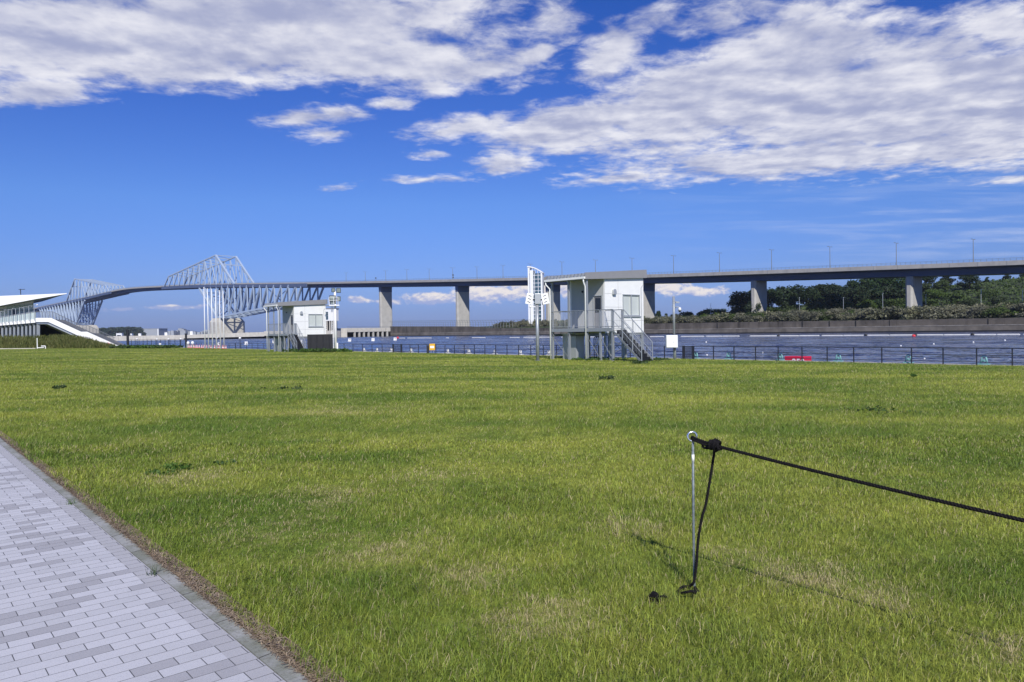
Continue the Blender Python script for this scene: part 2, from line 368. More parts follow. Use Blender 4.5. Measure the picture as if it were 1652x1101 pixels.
def grass_colour(t, pos):
    "patchy lawn: yellow-green, greener and straw-dry areas; returns colour and dryness"
    X, Y, Z = t.xyz(pos)
    qc = t.comb(t.m('ADD', t.m('MULTIPLY', X, F.x), t.m('MULTIPLY', Y, F.y)), t.m('ADD', t.m('MULTIPLY', X, N.x), t.m('MULTIPLY', Y, N.y)))
    big = t.noise(t.v('MULTIPLY', pos, (0.55, 1.0, 1)), 0.16, 3, 0.55)
    mid = t.noise(pos, 0.75, 4, 0.6)
    fine = t.noise(pos, 5.5, 3, 0.6)
    band = t.noise(t.v('MULTIPLY', pos, (0.16, 0.9, 1)), 0.5, 3, 0.5)
    g = t.m('ADD', t.m('ADD', t.m('MULTIPLY', big, 0.40), t.m('MULTIPLY', mid, 0.28)), t.m('ADD', t.m('MULTIPLY', band, 0.24), t.m('MULTIPLY', fine, 0.08)))
    col = t.mix(t.ss(g, 0.41, 0.59), (0.138, 0.208, 0.028), (0.325, 0.358, 0.060))
    dry = None
    for (x, y, r, w) in DRY:
        d = t.m('MULTIPLY', t.ss(t.v('DISTANCE', t.v('MULTIPLY', pos, (1, 1, 0)), (x, y, 0)), r, r * 0.15), w)
        dry = d if dry is None else t.m('MAXIMUM', dry, d)
    dn = t.m('ADD', t.m('MULTIPLY', mid, 0.55), t.m('MULTIPLY', fine, 0.45))
    dry = t.m('ADD', t.m('MULTIPLY', dry, t.ss(dn, 0.40, 0.60)), t.m('MULTIPLY', t.ss(dn, 0.54, 0.72), 0.35), clamp=True)
    return col, dry
DRY = []
for (px, py, r, w) in [(445, 850, .75, 1), (600, 880, .8, .9), (500, 805, .8, .8), (690, 770, .9, .5), (900, 990, .45, 1), (1300, 930, .55, .9), (1640, 1060, .4, 1), (1190, 900, .45, .8), (840, 1000, .5, .9), (1010, 850, .6, .7), (300, 770, .8, .7), (760, 930, .5, .6), (1420, 960, .4, .7), (560, 660, 2, .5)]:
    g_ = G(px, py); DRY.append((g_.x, g_.y, r, w))

def mat_lawn_soil():
    m = bpy.data.materials.new('lawn_soil_and_thatch'); m.use_nodes = True; t = NT(m.node_tree); b = t.n['Principled BSDF']
    pos = t.new('ShaderNodeNewGeometry').outputs['Position']
    col, dry = grass_colour(t, pos)
    f = t.noise(t.v('MULTIPLY', pos, (1, 0.45, 1)), 26, 4, 0.7); f2 = t.noise(t.v('MULTIPLY', pos, (1, 0.4, 1)), 7, 4, 0.7)
    col = t.mix(t.m('MULTIPLY', dry, 0.6), col, (0.30, 0.26, 0.12))
    hs = t.new('ShaderNodeHueSaturation'); t.l.new(col, hs.inputs['Color'])
    t.put(hs.inputs['Value'], t.m('ADD', t.m('MULTIPLY', t.ss(t.m('ADD', t.m('MULTIPLY', f, 0.5), t.m('MULTIPLY', f2, 0.5)), 0.3, 0.7), 0.75), 0.40))
    t.l.new(hs.outputs[0], b.inputs['Base Color']); b.inputs['Roughness'].default_value = 0.9; b.inputs['Specular IOR Level'].default_value = 0.1
    t.l.new(t.bump(f, 0.8, 0.03), b.inputs['Normal'])
    return m
M['lawn_soil'] = mat_lawn_soil()
grid_sheet('lawn', 'lawn_soil', -190, 60, 60, list(np.linspace(1.54, 36, 30)) + list(np.linspace(36.5, 42.4, 16)), lambda C, Q: lawn_z(C))
grid_sheet('promenade', 'promenade', -190, 60, 30, [42.3, 43.0, 43.8, 44.5], lambda C, Q: np.full_like(C, ZP))

# ------------------------------------------------------------------ water
def mat_water():
    m = bpy.data.materials.new('choppy_canal_water'); m.use_nodes = True; t = NT(m.node_tree); b = t.n['Principled BSDF']
    pos = t.new('ShaderNodeNewGeometry').outputs['Position']
    patch = t.noise(t.v('MULTIPLY', pos, (0.4, 1, 1)), 0.03, 4, 0.6)
    c = t.mix(t.ss(patch, 0.35, 0.65), (0.016, 0.026, 0.068), (0.024, 0.036, 0.088))
    t.l.new(c, b.inputs['Base Color']); b.inputs['Roughness'].default_value = 0.12; b.inputs['IOR'].default_value = 1.333
    def tilt(sh):
        a1 = t.m('SUBTRACT', t.noise(t.v('ADD', pos, sh), 1.5, 3, 0.6), 0.5)
        a2 = t.m('SUBTRACT', t.noise(t.v('MULTIPLY', t.v('ADD', pos, sh), (0.5, 1, 1)), 0.30, 3, 0.6), 0.5)
        return t.m('ADD', t.m('MULTIPLY', a1, 0.75), t.m('MULTIPLY', a2, 0.85))
    grp = t.noise(t.v('MULTIPLY', pos, (0.35, 0.10, 1)), 0.55, 3, 0.6)
    amp = t.m('ADD', 0.6, t.m('MULTIPLY', t.ss(grp, 0.38, 0.62), 1.3))
    nrm = t.comb(t.m('MULTIPLY', tilt((3.1, 8.7, 0)), amp), t.m('ADD', t.m('MULTIPLY', tilt((51, 17, 0)), amp), -0.10), 1.0)
    t.l.new(t.v('NORMALIZE', nrm), b.inputs['Normal'])
    return m
M['water'] = mat_water()
MB().add([(-6000, -60, ZW), (4000, -60, ZW), (4000, 6000, ZW), (-6000, 6000, ZW)], [(0, 1, 2, 3)]).build('water', 'water')
tag(bpy.data.objects['water'], kind='structure')
b = MB()
b.hexa([site(-190.3, -8, -6), site(60, -8, -6), site(60, 44.8, -6), site(-190.3, 44.8, -6), site(-190.3, -8, -.72), site(60, -8, -.72), site(60, 44.8, -.72), site(-190.3, 44.8, -.72)])
b.build('quay_base', 'concrete'); tag(bpy.data.objects['quay_base'], kind='structure')
b = MB()
b.hexa([site(-190, 44.45, -.75), site(60, 44.45, -.75), site(60, 44.85, -.75), site(-190, 44.85, -.75), site(-190, 44.45, ZP + .03), site(60, 44.45, ZP + .03), site(60, 44.85, ZP + .03), site(-190, 44.85, ZP + .03)])
b.build('quay_coping', 'concrete_light'); tag(bpy.data.objects['quay_coping'], kind='structure')
# ------------------------------------------------------------------ paved path at lower left
def mat_pavers():
    m = bpy.data.materials.new('granite_chip_pavers'); m.use_nodes = True; t = NT(m.node_tree); b = t.n['Principled BSDF']
    pos = t.new('ShaderNodeNewGeometry').outputs['Position']; X, Y, Z = t.xyz(pos)
    q = t.m('ADD', t.m('MULTIPLY', X, F.x), t.m('MULTIPLY', Y, F.y)); c = t.m('ADD', t.m('MULTIPLY', X, N.x), t.m('MULTIPLY', Y, N.y))
    br = t.new('ShaderNodeTexBrick'); br.offset = 0.5; br.squash = 1.0
    t.l.new(t.comb(t.m('ADD', c, 20.0 - 1.29 % 0.2), t.m('ADD', q, 50.0)), br.inputs['Vector'])
    br.inputs['Color1'].default_value = (0, 0, 0, 1); br.inputs['Color2'].default_value = (1, 1, 1, 1); br.inputs['Mortar'].default_value = (.5, .5, .5, 1)
    br.inputs['Scale'].default_value = 1.0; br.inputs['Mortar Size'].default_value = 0.0022; br.inputs['Mortar Smooth'].default_value = 0.1
    br.inputs['Bias'].default_value = 0.0; br.inputs['Brick Width'].default_value = 0.2; br.inputs['Row Height'].default_value = 0.1
    rv = t.xyz(br.outputs['Color'])[0]
    spk = t.noise(pos, 320, 2, 0.7); spk2 = t.noise(pos, 120, 2, 0.6); stain = t.noise(pos, 1.1, 4, 0.6)
    pale = t.mix(t.ss(rv, 0.0, 1.0), (0.475, 0.480, 0.498), (0.548, 0.552, 0.575))
    col = t.mix(t.m('MULTIPLY', t.ss(rv, 0.24, 0.20), 1.0), pale, (0.375, 0.375, 0.39))
    border = t.ss(c, 1.285, 1.290)
    col = t.mix(t.m('MULTIPLY', border, 0.85), col, (0.41, 0.41, 0.42))
    col = t.mix(t.m('MULTIPLY', t.ss(spk, 0.60, 0.72), 0.7), col, (0.75, 0.62, 0.64))
    col = t.mix(t.m('MULTIPLY', t.ss(spk, 0.42, 0.30), 0.6), col, (0.16, 0.14, 0.145))
    col = t.mix(t.m('MULTIPLY', t.ss(spk2, 0.60, 0.72), 0.25), col, (0.2, 0.2, 0.2))
    col = t.mix(t.m('MULTIPLY', t.ss(stain, 0.5, 0.75), 0.22), col, (0.24, 0.235, 0.22))
    col = t.mix(t.m('MULTIPLY', br.outputs['Fac'], 0.9), col, (0.05, 0.05, 0.048))
    t.l.new(col, b.inputs['Base Color']); b.inputs['Roughness'].default_value = 0.85
    h = t.m('SUBTRACT', t.m('MULTIPLY', spk, 0.25), br.outputs['Fac'])
    t.l.new(t.bump(h, 0.7, 0.004), b.inputs['Normal'])
    return m
M['pavers'] = mat_pavers()
grid_sheet('path', 'pavers', -120, 20, 12, [-7.9, -4, -1, 0.5, 1.40], lambda C, Q: np.full_like(C, 0.004))
def mat_edging():
    m = bpy.data.materials.new('mossy_concrete_edging'); m.use_nodes = True; t = NT(m.node_tree); b = t.n['Principled BSDF']
    pos = t.new('ShaderNodeNewGeometry').outputs['Position']; X, Y, Z = t.xyz(pos)
    q = t.m('ADD', t.m('MULTIPLY', X, F.x), t.m('MULTIPLY', Y, F.y))
    n = t.noise(pos, 3.2, 5, 0.65); n2 = t.noise(pos, 40, 4, 0.7)
    col = t.mix(t.ss(n, 0.35, 0.65), (0.33, 0.335, 0.32), (0.20, 0.21, 0.17))
    col = t.mix(t.m('MULTIPLY', t.ss(n2, 0.5, 0.7), 0.5), col, (0.10, 0.085, 0.06))
    j = t.m('PINGPONG', q, 0.3); col = t.mix(t.ss(j, 0.006, 0.002), col, (0.04, 0.035, 0.03))
    t.l.new(col, b.inputs['Base Color']); b.inputs['Roughness'].default_value = 0.9; t.l.new(t.bump(n2, 0.7, 0.006), b.inputs['Normal'])
    return m
M['edging'] = mat_edging()
b = MB(); b.hexa([site(-120, 1.405, -.1), site(20, 1.405, -.1), site(20, 1.485, -.1), site(-120, 1.485, -.1), site(-120, 1.405, .006), site(20, 1.405, .006), site(20, 1.485, .012), site(-120, 1.485, .012)])
tag(b.build('path_edging', 'edging'), kind='structure')
M['debris_soil'] = mat('dry_debris_soil', (0.16, 0.115, 0.075), 0.95, var=0.5, vscale=35, bump=0.01)
grid_sheet('soil_strip', 'debris_soil', -120, 20, 200, [1.48, 1.50, 1.53, 1.56, 1.60], lambda C, Q: 0.010 + 0.012 * np.sin(Q * 9.0) * np.sin(C * 40))
def litter():
    n = 14000; q = -14 + 20 * RNG.random(n) ** 0.7; q = 3.0 - (3.0 - q)
    y_bias = RNG.random(n); c = 1.465 + 0.085 * np.abs(RNG.normal(0.55, 0.30, n))
    x = F.x * q + N.x * c; y = F.y * q + N.y * c; a = RNG.random(n) * math.pi * 2; L = 0.008 + 0.022 * RNG.random(n); w = 0.0012 + 0.0016 * RNG.random(n)
    z = 0.016 + 0.02 * RNG.random(n) * np.clip((c - 1.46) / .07, .2, 1); tz = (RNG.random(n) - .5) * 0.012
    dx, dy = np.cos(a), np.sin(a); V = np.zeros((n, 4, 3))
    for k, (sl, sw) in enumerate(((-1, -1), (1, -1), (1, 1), (-1, 1))):
        V[:, k] = np.stack([x + dx * L * sl - dy * w * sw, y + dy * L * sl + dx * w * sw, z + tz * sl], -1)
    m = foliage('dry_clippings', (0.22, 0.15, 0.09), (0.36, 0.26, 0.16), (0.50, 0.40, 0.27), 6, 0.1)
    o = np_obj('dry_clippings', np_mesh('dry_clippings', V.reshape(-1, 3), np.arange(n * 4).reshape(n, 4), m, rnd=np.repeat(RNG.random(n), 4)))
    tag(o, 'dry brown grass clippings lying along the path edging', 'grass clippings', kind='stuff')
litter()

# ------------------------------------------------------------------ lawn grass
def vnoise(x, y, s, seed):
    g = np.random.default_rng(seed).random((128, 128)); x = x * s + 517.3; y = y * s + 291.7
    xi = np.floor(x).astype(int); yi = np.floor(y).astype(int); fx = x - xi; fy = y - yi; fx = fx * fx * (3 - 2 * fx); fy = fy * fy * (3 - 2 * fy)
    a = g[xi % 128, yi % 128]; b_ = g[(xi + 1) % 128, yi % 128]; c = g[xi % 128, (yi + 1) % 128]; d = g[(xi + 1) % 128, (yi + 1) % 128]
    return (a * (1 - fx) + b_ * fx) * (1 - fy) + (c * (1 - fx) + d * fx) * fy
def mat_grass():
    m = bpy.data.materials.new('lawn_grass_blades'); m.use_nodes = True; t = NT(m.node_tree); b = t.n['Principled BSDF']
    pos = t.new('ShaderNodeNewGeometry').outputs['Position']
    rnd = t.new('ShaderNodeAttribute', attribute_name='rnd').outputs['Fac']; tip = t.new('ShaderNodeAttribute', attribute_name='tip').outputs['Fac']
    col, dry = grass_colour(t, pos)
    hs = t.new('ShaderNodeHueSaturation'); t.l.new(col, hs.inputs['Color'])
    t.put(hs.inputs['Value'], t.m('ADD', t.m('MULTIPLY', t.m('POWER', rnd, 1.5), 1.0), 0.60)); t.put(hs.inputs['Hue'], t.m('ADD', 0.485, t.m('MULTIPLY', t.m('FRACT', t.m('MULTIPLY', rnd, 7.3)), 0.035)))
    isdry = t.m('LESS_THAN', t.m('FRACT', t.m('MULTIPLY', rnd, 13.7)), t.m('ADD', 0.06, t.m('MULTIPLY', dry, 0.66)))
    c = t.mix(t.m('MULTIPLY', isdry, 0.9), hs.outputs[0], (0.56, 0.47, 0.27))
    c = t.mix(t.m('MULTIPLY', t.ss(tip, 0.75, 1.0), 0.45), c, (0.40, 0.38, 0.15))
    t.l.new(c, b.inputs['Base Color']); b.inputs['Roughness'].default_value = 0.5; b.inputs['Specular IOR Level'].default_value = 0.3
    tr = t.new('ShaderNodeBsdfTranslucent'); t.l.new(c, tr.inputs[0]); ms = t.new('ShaderNodeMixShader'); ms.inputs[0].default_value = 0.28
    t.l.new(b.outputs[0], ms.inputs[1]); t.l.new(tr.outputs[0], ms.inputs[2]); t.l.new(ms.outputs[0], t.n['Material Output'].inputs[0])
    return m
M['grass'] = mat_grass()
def lawn_grass():
    Vs, Fs, Rn, Tp = [], [], [], []; base = 0
    zones = [(2.7, 5.0, 7200), (5.0, 7.5, 4200), (7.5, 11, 2200), (11, 16, 1050), (16, 24, 600), (24, 36, 280), (36, 60, 90), (60, 110, 16)]
    for (y0, y1, dens) in zones:
        area = 0.80 * (y1 ** 2 - y0 ** 2); n = int(area * dens)
        y = np.sqrt(y0 ** 2 + RNG.random(n) * (y1 ** 2 - y0 ** 2)); x = (RNG.random(n) * 2 - 1) * 0.80 * y
        c = N.x * x + N.y * y
        edge = 1.482 + 0.06 * vnoise(x, y, 3.0, 3)
        k = (c > edge) & (c < 42.2); x, y, c = x[k], y[k], c[k]; n = len(x)
        if not n: continue
        patch = vnoise(x, y, 0.5, 5) * 0.5 + vnoise(x, y, 1.7, 6) * 0.3 + vnoise(x, y, 6.0, 7) * 0.2
        dry = np.zeros(n)
        for (dx, dy, r, w) in DRY: dry = np.maximum(dry, w * np.clip(1.2 - np.hypot(x - dx, y - dy) / r, 0, 1))
        h = (0.026 + 0.048 * patch) * (0.6 + 0.75 * RNG.random(n)) * (1 - 0.35 * dry)
        h *= np.where(c < 2.1, 1.2, 1.0) * (0.72 + 0.6 * vnoise(x, y, 4.5, 17))
        flat = RNG.random(n) < 0.10 + 0.40 * dry * vnoise(x, y, 5.0, 8)
        Y = np.maximum(y, 3); w = np.maximum(0.0013, 0.00029 * Y) * (0.7 + 0.7 * RNG.random(n)); h = h * (1 + 0.003 * np.clip(Y - 8, 0, 40))
        a = RNG.random(n) * 2 * math.pi; ca, sa = np.cos(a), np.sin(a)
        la = RNG.normal(0.6, 1.6, n) + 2.0 * (vnoise(x, y, 2.2, 19) - .5); lean = h * (0.2 + 1.15 * RNG.random(n) ** 1.2); lean = np.where(flat, np.maximum(lean, h * .9), lean); h = np.where(flat, h * .45, h); lx, ly = np.cos(la) * lean, np.sin(la) * lean
        z0 = lawn_z(c) - 0.004
        r = RNG.random(n)
        if y1 <= 11:
            V = np.zeros((n, 5, 3))
            V[:, 0] = np.stack([x - ca * w, y - sa * w, z0], -1); V[:, 1] = np.stack([x + ca * w, y + sa * w, z0], -1)
            mx, my, mz = x + lx * .35, y + ly * .35, z0 + h * .62
            V[:, 2] = np.stack([mx + ca * w * .8, my + sa * w * .8, mz], -1); V[:, 3] = np.stack([mx - ca * w * .8, my - sa * w * .8, mz], -1)
            V[:, 4] = np.stack([x + lx, y + ly, z0 + h * np.clip(1 - .38 * np.minimum(lean / h, 1.2) ** 1.5, .45, 1)], -1)
            i = base + np.arange(n)[:, None] * 5
            Fs.append(np.concatenate([i + np.array([[0, 1, 2]]), i + np.array([[0, 2, 3]]), i + np.array([[3, 2, 4]])])); kk = 5; tp = [0, 0, .6, .6, 1]
        else:
            V = np.zeros((n, 3, 3))
            V[:, 0] = np.stack([x - ca * w, y - sa * w, z0], -1); V[:, 1] = np.stack([x + ca * w, y + sa * w, z0], -1)
            V[:, 2] = np.stack([x + lx, y + ly, z0 + h], -1)
            i = base + np.arange(n)[:, None] * 3; Fs.append(i + np.array([[0, 1, 2]])); kk = 3; tp = [0, 0, 1]
        Vs.append(V.reshape(-1, 3)); Rn.append(np.repeat(r, kk)); Tp.append(np.tile(tp, n)); base += n * kk
    me = np_mesh('grass', np.concatenate(Vs), np.concatenate(Fs), 'grass', attrs={'rnd': np.concatenate(Rn), 'tip': np.concatenate(Tp)})
    tag(np_obj('grass', me), 'mown yellow green grass with dry straw patches covering the lawn', 'grass', kind='stuff')
    print('grass blades verts', base)
lawn_grass()

# ------------------------------------------------------------------ far bank: sea wall, bank, hill
WA = at(1652, 247); WB = at(628, 601); WD = (WB - WA).normalized(); WN = Vector((-WD.y, WD.x, 0))
if WN.y < 0: WN = -WN
def bank(s, n, z=0.0): return WA + WD * s + WN * n + Vector((0, 0, z))     # s along the wall from the right, n metres behind its face
WL = (WB - WA).length
def _ws(px):
    d = at(px, 1.0); k = WA.dot(WN) / d.dot(WN); q = d * k; return (q - WA).dot(WD), q.y
_WT = sorted([(_ws(px)[0], P(px, y, _ws(px)[1]).z) for px, y in [(628, 527), (765, 527), (792, 529.8), (985, 529), (1008, 524.5), (1040, 522.6), (1200, 519.8), (1420, 516.8), (1652, 512.8), (1800, 508.5)]])
def wall_top(s): return float(np.interp(s, [a for a, _ in _WT], [b for _, b in _WT]))
def seawall():
    r = empty('seawall', bank(0, 0, ZW), 0, 'long stained concrete seawall with a ledge across the water', 'seawall')
    st = np.arange(-90, WL + .1, 12.0).tolist(); st[-1] = WL
    up, lo, lip = MB(), MB(), MB()
    for s0, s1 in zip(st[:-1], st[1:]):
        t0, t1 = wall_top(s0), wall_top(s1); h0 = h1 = 0.95; g = 0.04
        up.hexa([bank(s0, .8, 0), bank(s1 - g, .8, 0), bank(s1 - g, 1.4, 0), bank(s0, 1.4, 0), bank(s0, .8, t0), bank(s1 - g, .8, t1), bank(s1 - g, 1.4, t1), bank(s0, 1.4, t0)])
        lo.hexa([bank(s0, 0, -4), bank(s1 - g, 0, -4), bank(s1 - g, .78, -4), bank(s0, .78, -4), bank(s0, 0.15, h0), bank(s1 - g, 0.15, h1), bank(s1 - g, .78, h0), bank(s0, .78, h1)])
        lip.hexa([bank(s0, 0.05, h0 + .003), bank(s1 - g, 0.05, h1 + .003), bank(s1 - g, .78, h1 + .003), bank(s0, .78, h0 + .003), bank(s0, 0.05, h0 + .16), bank(s1 - g, 0.05, h1 + .16), bank(s1 - g, .78, h1 + .16), bank(s0, .78, h0 + .16)])
    up.build('upper_wall', 'wall_upper', r, True); lo.build('lower_wall', 'wall_lower', r, True); lip.build('ledge', 'wall_lip', r, True)
    w = MB(); w.hexa([bank(-90, -.02, -3), bank(WL, -.02, -3), bank(WL, .3, -3), bank(-90, .3, -3), bank(-90, -.03, ZW + .42), bank(WL, -.03, ZW + .42), bank(WL, .3, ZW + .42), bank(-90, .3, ZW + .42)])
    w.build('tide_mark', 'wet', r, True)
    for k in range(46):
        s = -80 + k * 11.3 + 3 * random.random(); wd = .2 + .4 * random.random(); t = wall_top(s)
        if random.random() < .45: MB().hexa([bank(s, .70, .95), bank(s + wd, .70, .95), bank(s + wd, .82, .95), bank(s, .82, .95), bank(s, .70, t - .1), bank(s + wd, .70, t - .1), bank(s + wd, .82, t - .1), bank(s, .82, t - .1)]).build('buttress', 'wet', r, True)
seawall()

def hill_z(px, Y):
    "bank height behind the wall by bearing and distance"
    s = np.interp(px, [600, 780, 900, 1040, 1180, 1330, 1500, 1652, 1800], [470, 420, 360, 270, 190, 115, 50, 0, -50])
    base = np.interp(px, [600, 1040, 1652, 1900], [3.6, 4.0, 3.2, 3.2])
    top = np.interp(px, [600, 860, 1000, 1100, 1180, 1250, 1330, 1420, 1520, 1652, 1900], [3.6, 6, 7.0, 9.0, 12, 14, 16, 19, 23, 26, 28])
    y0 = np.interp(px, [600, 640, 1040, 1652, 1900], [600, 592, 427, 250, 205]); k = np.clip((Y - y0 - np.interp(px, [600, 1040, 1652, 1900], [15, 20, 70, 90])) / 110, 0, 1); k = k * k * (3 - 2 * k)
    return base + (top - base) * k + 0.8 * np.clip((Y - y0) / 20, 0, 1)
def far_bank():
    pxs = np.linspace(655, 2000, 90); V = []; n = 26
    for px in pxs:
        y0 = np.interp(px, [600, 640, 1040, 1652, 2000], [600, 592, 427, 250, 190])
        d = at(px, 1.0)
        base = (WA - Vector((0, 0, 0))); # distance of wall along this bearing
        den = d.x * WN.x + d.y * WN.y; yw = (WA.dot(WN) + 1.2) / den
        for k in range(n):
            Y = yw + (620 - yw) * (k / (n - 1)) ** 1.4 if yw < 600 else yw + k * 3
            V.append((d.x * Y, d.y * Y, float(hill_z(px, Y)) if k else wall_top((Vector((d.x * Y, d.y * Y, 0)) - WA).dot(WD)) - .3))
    V = np.array(V); i, j = np.meshgrid(np.arange(len(pxs) - 1), np.arange(n - 1), indexing='ij'); a = (i * n + j).ravel()
    tag(np_obj('hill', np_mesh('hill', V, np.stack([a, a + n, a + n + 1, a + 1], -1), 'soil', smooth=True)), kind='structure')
far_bank()

# ---- foliage builders
def leaf_cloud(n, blobs, size, shell=0.55, flat=0.0, seed=0):
    g = np.random.default_rng(seed); B = np.array(blobs, float)          # rows: x y z rx ry rz
    vol = B[:, 3] * B[:, 4] * B[:, 5]; vol = vol ** .75; idx = g.choice(len(B), n, p=vol / vol.sum())
    d = g.normal(size=(n, 3)); d /= np.linalg.norm(d, axis=1, keepdims=True)
    r = (shell + (1 - shell) * g.random(n)) ** 0.6; r *= 1 + 0.14 * g.normal(size=n)
    c = B[idx, :3] + d * r[:, None] * B[idx, 3:]
    nn = d + 0.9 * g.normal(size=(n, 3)); nn[:, 2] += 0.4; nn /= np.linalg.norm(nn, axis=1, keepdims=True)
    t = np.cross(nn, g.normal(size=(n, 3))); t /= np.linalg.norm(t, axis=1, keepdims=True); b_ = np.cross(nn, t)
    s = size * (0.5 + 0.9 * g.random(n)); s1 = s[:, None]; s2 = (s * (0.45 + .4 * g.random(n)))[:, None]
    V = np.stack([c - t * s1, c - b_ * s2 + t * s1 * .1, c + t * s1, c + b_ * s2 + t * s1 * .1], 1)
    return V.reshape(-1, 3), np.arange(n * 4).reshape(n, 4), np.repeat(g.random(n), 4)
def crown_blobs(seed, H, W, lo=0.28, k=22):
    g = np.random.default_rng(seed); out = []
    for i in range(k):
        f = g.random(); z = H * (lo + (0.97 - lo) * f); rad = W * 0.5 * (1 - abs(f - .35) ** 1.6 * 1.1)
        a = g.random() * 6.283; rr = rad * g.random() ** .5; s = (0.10 + .10 * g.random()) * W
        out.append((rr * math.cos(a), rr * math.sin(a), z, s * 1.3, s * 1.3, s * .85))
    return out
TREES = []
def tree_proto(seed, H, W, leafmat, n=2600, size=0.42, lo=0.28):
    r = empty('tree', (0, 0, 0)); bl = crown_blobs(seed, H, W, lo)
    V, Fc, rn = leaf_cloud(n, bl, size, .5, seed=seed); np_obj('crown', np_mesh('crown', V, Fc, leafmat, rnd=rn), r)
    b = MB(); g = random.Random(seed); pts = [Vector((0, 0, -1.5)), Vector((.15 * g.random(), .1, H * .3)), Vector((.3 * g.random(), -.2, H * .62))]
    b.tube(pts, [W * .045, W * .032, W * .014], 7)
    for x, y, z, *_ in bl[:8]: b.tube([pts[1].lerp(pts[2], .2 + .6 * g.random()), Vector((x * .5, y * .5, z * .93)), Vector((x, y, z))], [W * .014, W * .009, W * .004], 5)
    b.build('trunk', 'bark', r); return r
def place(proto, loc, sc, rz, label, cat, group, used):
    o = proto if proto.name not in used else copy_tree(proto)
    used.add(proto.name); o.location = loc; o.scale = sc; o.rotation_euler = (0, 0, rz); tag(o, label, cat, group); return o
USED = set()
PT = [tree_proto(100 + i, 10, w, 'leaf_dark') for i, w in enumerate((11, 9, 12.5, 8, 10))]
PV = [tree_proto(140 + i, 8, w, 'leaf_vine', 2600, .5, .02) for i, w in enumerate((13, 16, 11))]
# picture bearing, crown-top height in the picture, distance, width factor
g = random.Random(5)
dark = [(1197, 476, 400, 1.0), (1217, 470, 405, .9), (1240, 470, 408, 1.1), (1262, 466, 415, 1.0), (1283, 463, 418, 1.1), (1306, 468, 408, .9), (1330, 462, 420, 1.2), (1352, 463, 412, 1.0), (1374, 456, 425, 1.2), (1398, 452, 430, 1.1), (1420, 447, 432, 1.2), (1441, 446, 436, 1.1), (1462, 448, 440, 1.0),
        (1322, 476, 370, .9), (1345, 478, 366, 1.0), (1385, 470, 380, .9), (1412, 470, 384, 1.0), (1437, 466, 390, 1.0), (1276, 482, 372, .8), (1215, 488, 385, .7), (1500, 442, 445, 1.0), (1530, 443, 450, 1.1), (1565, 445, 430, 1.4), (1592, 448, 425, 1.2), (1556, 458, 415, 1.2), (1578, 462, 410, 1.0), (1625, 442, 440, 1.1), (1655, 442, 440, 1.2), (1690, 440, 440, 1.2), (1740, 440, 440, 1.3), (1062, 504, 470, .55), (1075, 507, 472, .45)]
for k, (px, py, Y, w) in enumerate(dark):
    Y *= 0.97 + .05 * g.random(); p_ = at(px, Y); zb = float(hill_z(px, Y)); top = P(px, py, Y).z
    h = max(3.0, top - zb); zb2 = top - min(h, 13.5) if h > 13.5 else zb; s = (top - zb2) / 9.9
    lab = 'dark evergreen tree on the wooded hill beyond the viaduct'
    if k == 0: lab = 'rounded dark tree standing at the left end of the hill wood'
    if px < 1100: lab = 'small dark tree in the scrub right of the near hut'
    place(PT[k % 5], (p_.x, p_.y, zb2), (s * (.9 + .25 * g.random()) * w, s * w, s), g.random() * 6, lab, 'tree', 'dark trees on the far hill' if lab.startswith('dark') else ('small dark trees in the scrub' if px < 1100 else None), USED)
vines = [(1490, 462, 410), (1510, 470, 395), (1545, 476, 385), (1520, 455, 420), (1600, 470, 390), (1630, 462, 400), (1480, 480, 385), (1560, 486, 365), (1610, 482, 372), (1650, 476, 380), (1690, 470, 380), (1660, 456, 410), (1400, 487, 360), (1440, 485, 362), (1360, 490, 358), (1320, 492, 360), (1280, 494, 365), (1250, 498, 372),
         (1140, 502, 425), (1165, 501, 420), (1110, 506, 430), (1190, 499, 405), (1090, 509, 440), (1500, 486, 358), (1640, 490, 350), (1700, 486, 350)]
for k, (px, py, Y) in enumerate(vines):
    p_ = at(px, Y); top = P(px, py, Y).z; s = (.55 + .25 * g.random()); 
    place(PV[k % 3], (p_.x, p_.y, top - 7.8 * s), (s * 1.25, s * 1.25, s), g.random() * 6, 'vine covered green thicket on the slope below the dark trees', 'thicket', 'vine covered thickets on the hill slope', USED)
def hill_scrub():
    n = 26000; px = 1130 + 720 * RNG.random(n); d = np.array([list(at(p, 1.0))[:2] for p in np.linspace(1130, 1850, 400)]); u = np.interp(px, np.linspace(1130, 1850, 400), d[:, 0])
    Y = 300 + 190 * RNG.random(n) ** .8; z = np.array([float(hill_z(a, b_)) for a, b_ in zip(px, Y)]) + .2 + 1.6 * vnoise(u * Y, Y, .12, 31) * RNG.random(n)
    yw = np.interp(px, [600, 1040, 1652, 2000], [592, 427, 250, 190]) + 42; k = Y > yw; u, Y, z = u[k], Y[k], z[k]; n = len(Y)
    c = np.stack([u * Y, Y, z], -1); nn = RNG.normal(size=(n, 3)) * .8 + np.array([0, -.5, .8]); nn /= np.linalg.norm(nn, axis=1, keepdims=True)
    t_ = np.cross(nn, RNG.normal(size=(n, 3))); t_ /= np.linalg.norm(t_, axis=1, keepdims=True); b_ = np.cross(nn, t_); s_ = (.35 + .6 * RNG.random(n))[:, None]
    V = np.stack([c - t_ * s_, c - b_ * s_ * .7, c + t_ * s_, c + b_ * s_ * .7], 1).reshape(-1, 3)
    tag(np_obj('hillside_scrub', np_mesh('hillside_scrub', V, np.arange(n * 4).reshape(n, 4), 'leaf_vine', rnd=np.repeat(RNG.random(n), 4))), 'low green scrub and vines covering the hillside', 'scrub', kind='stuff')
hill_scrub()
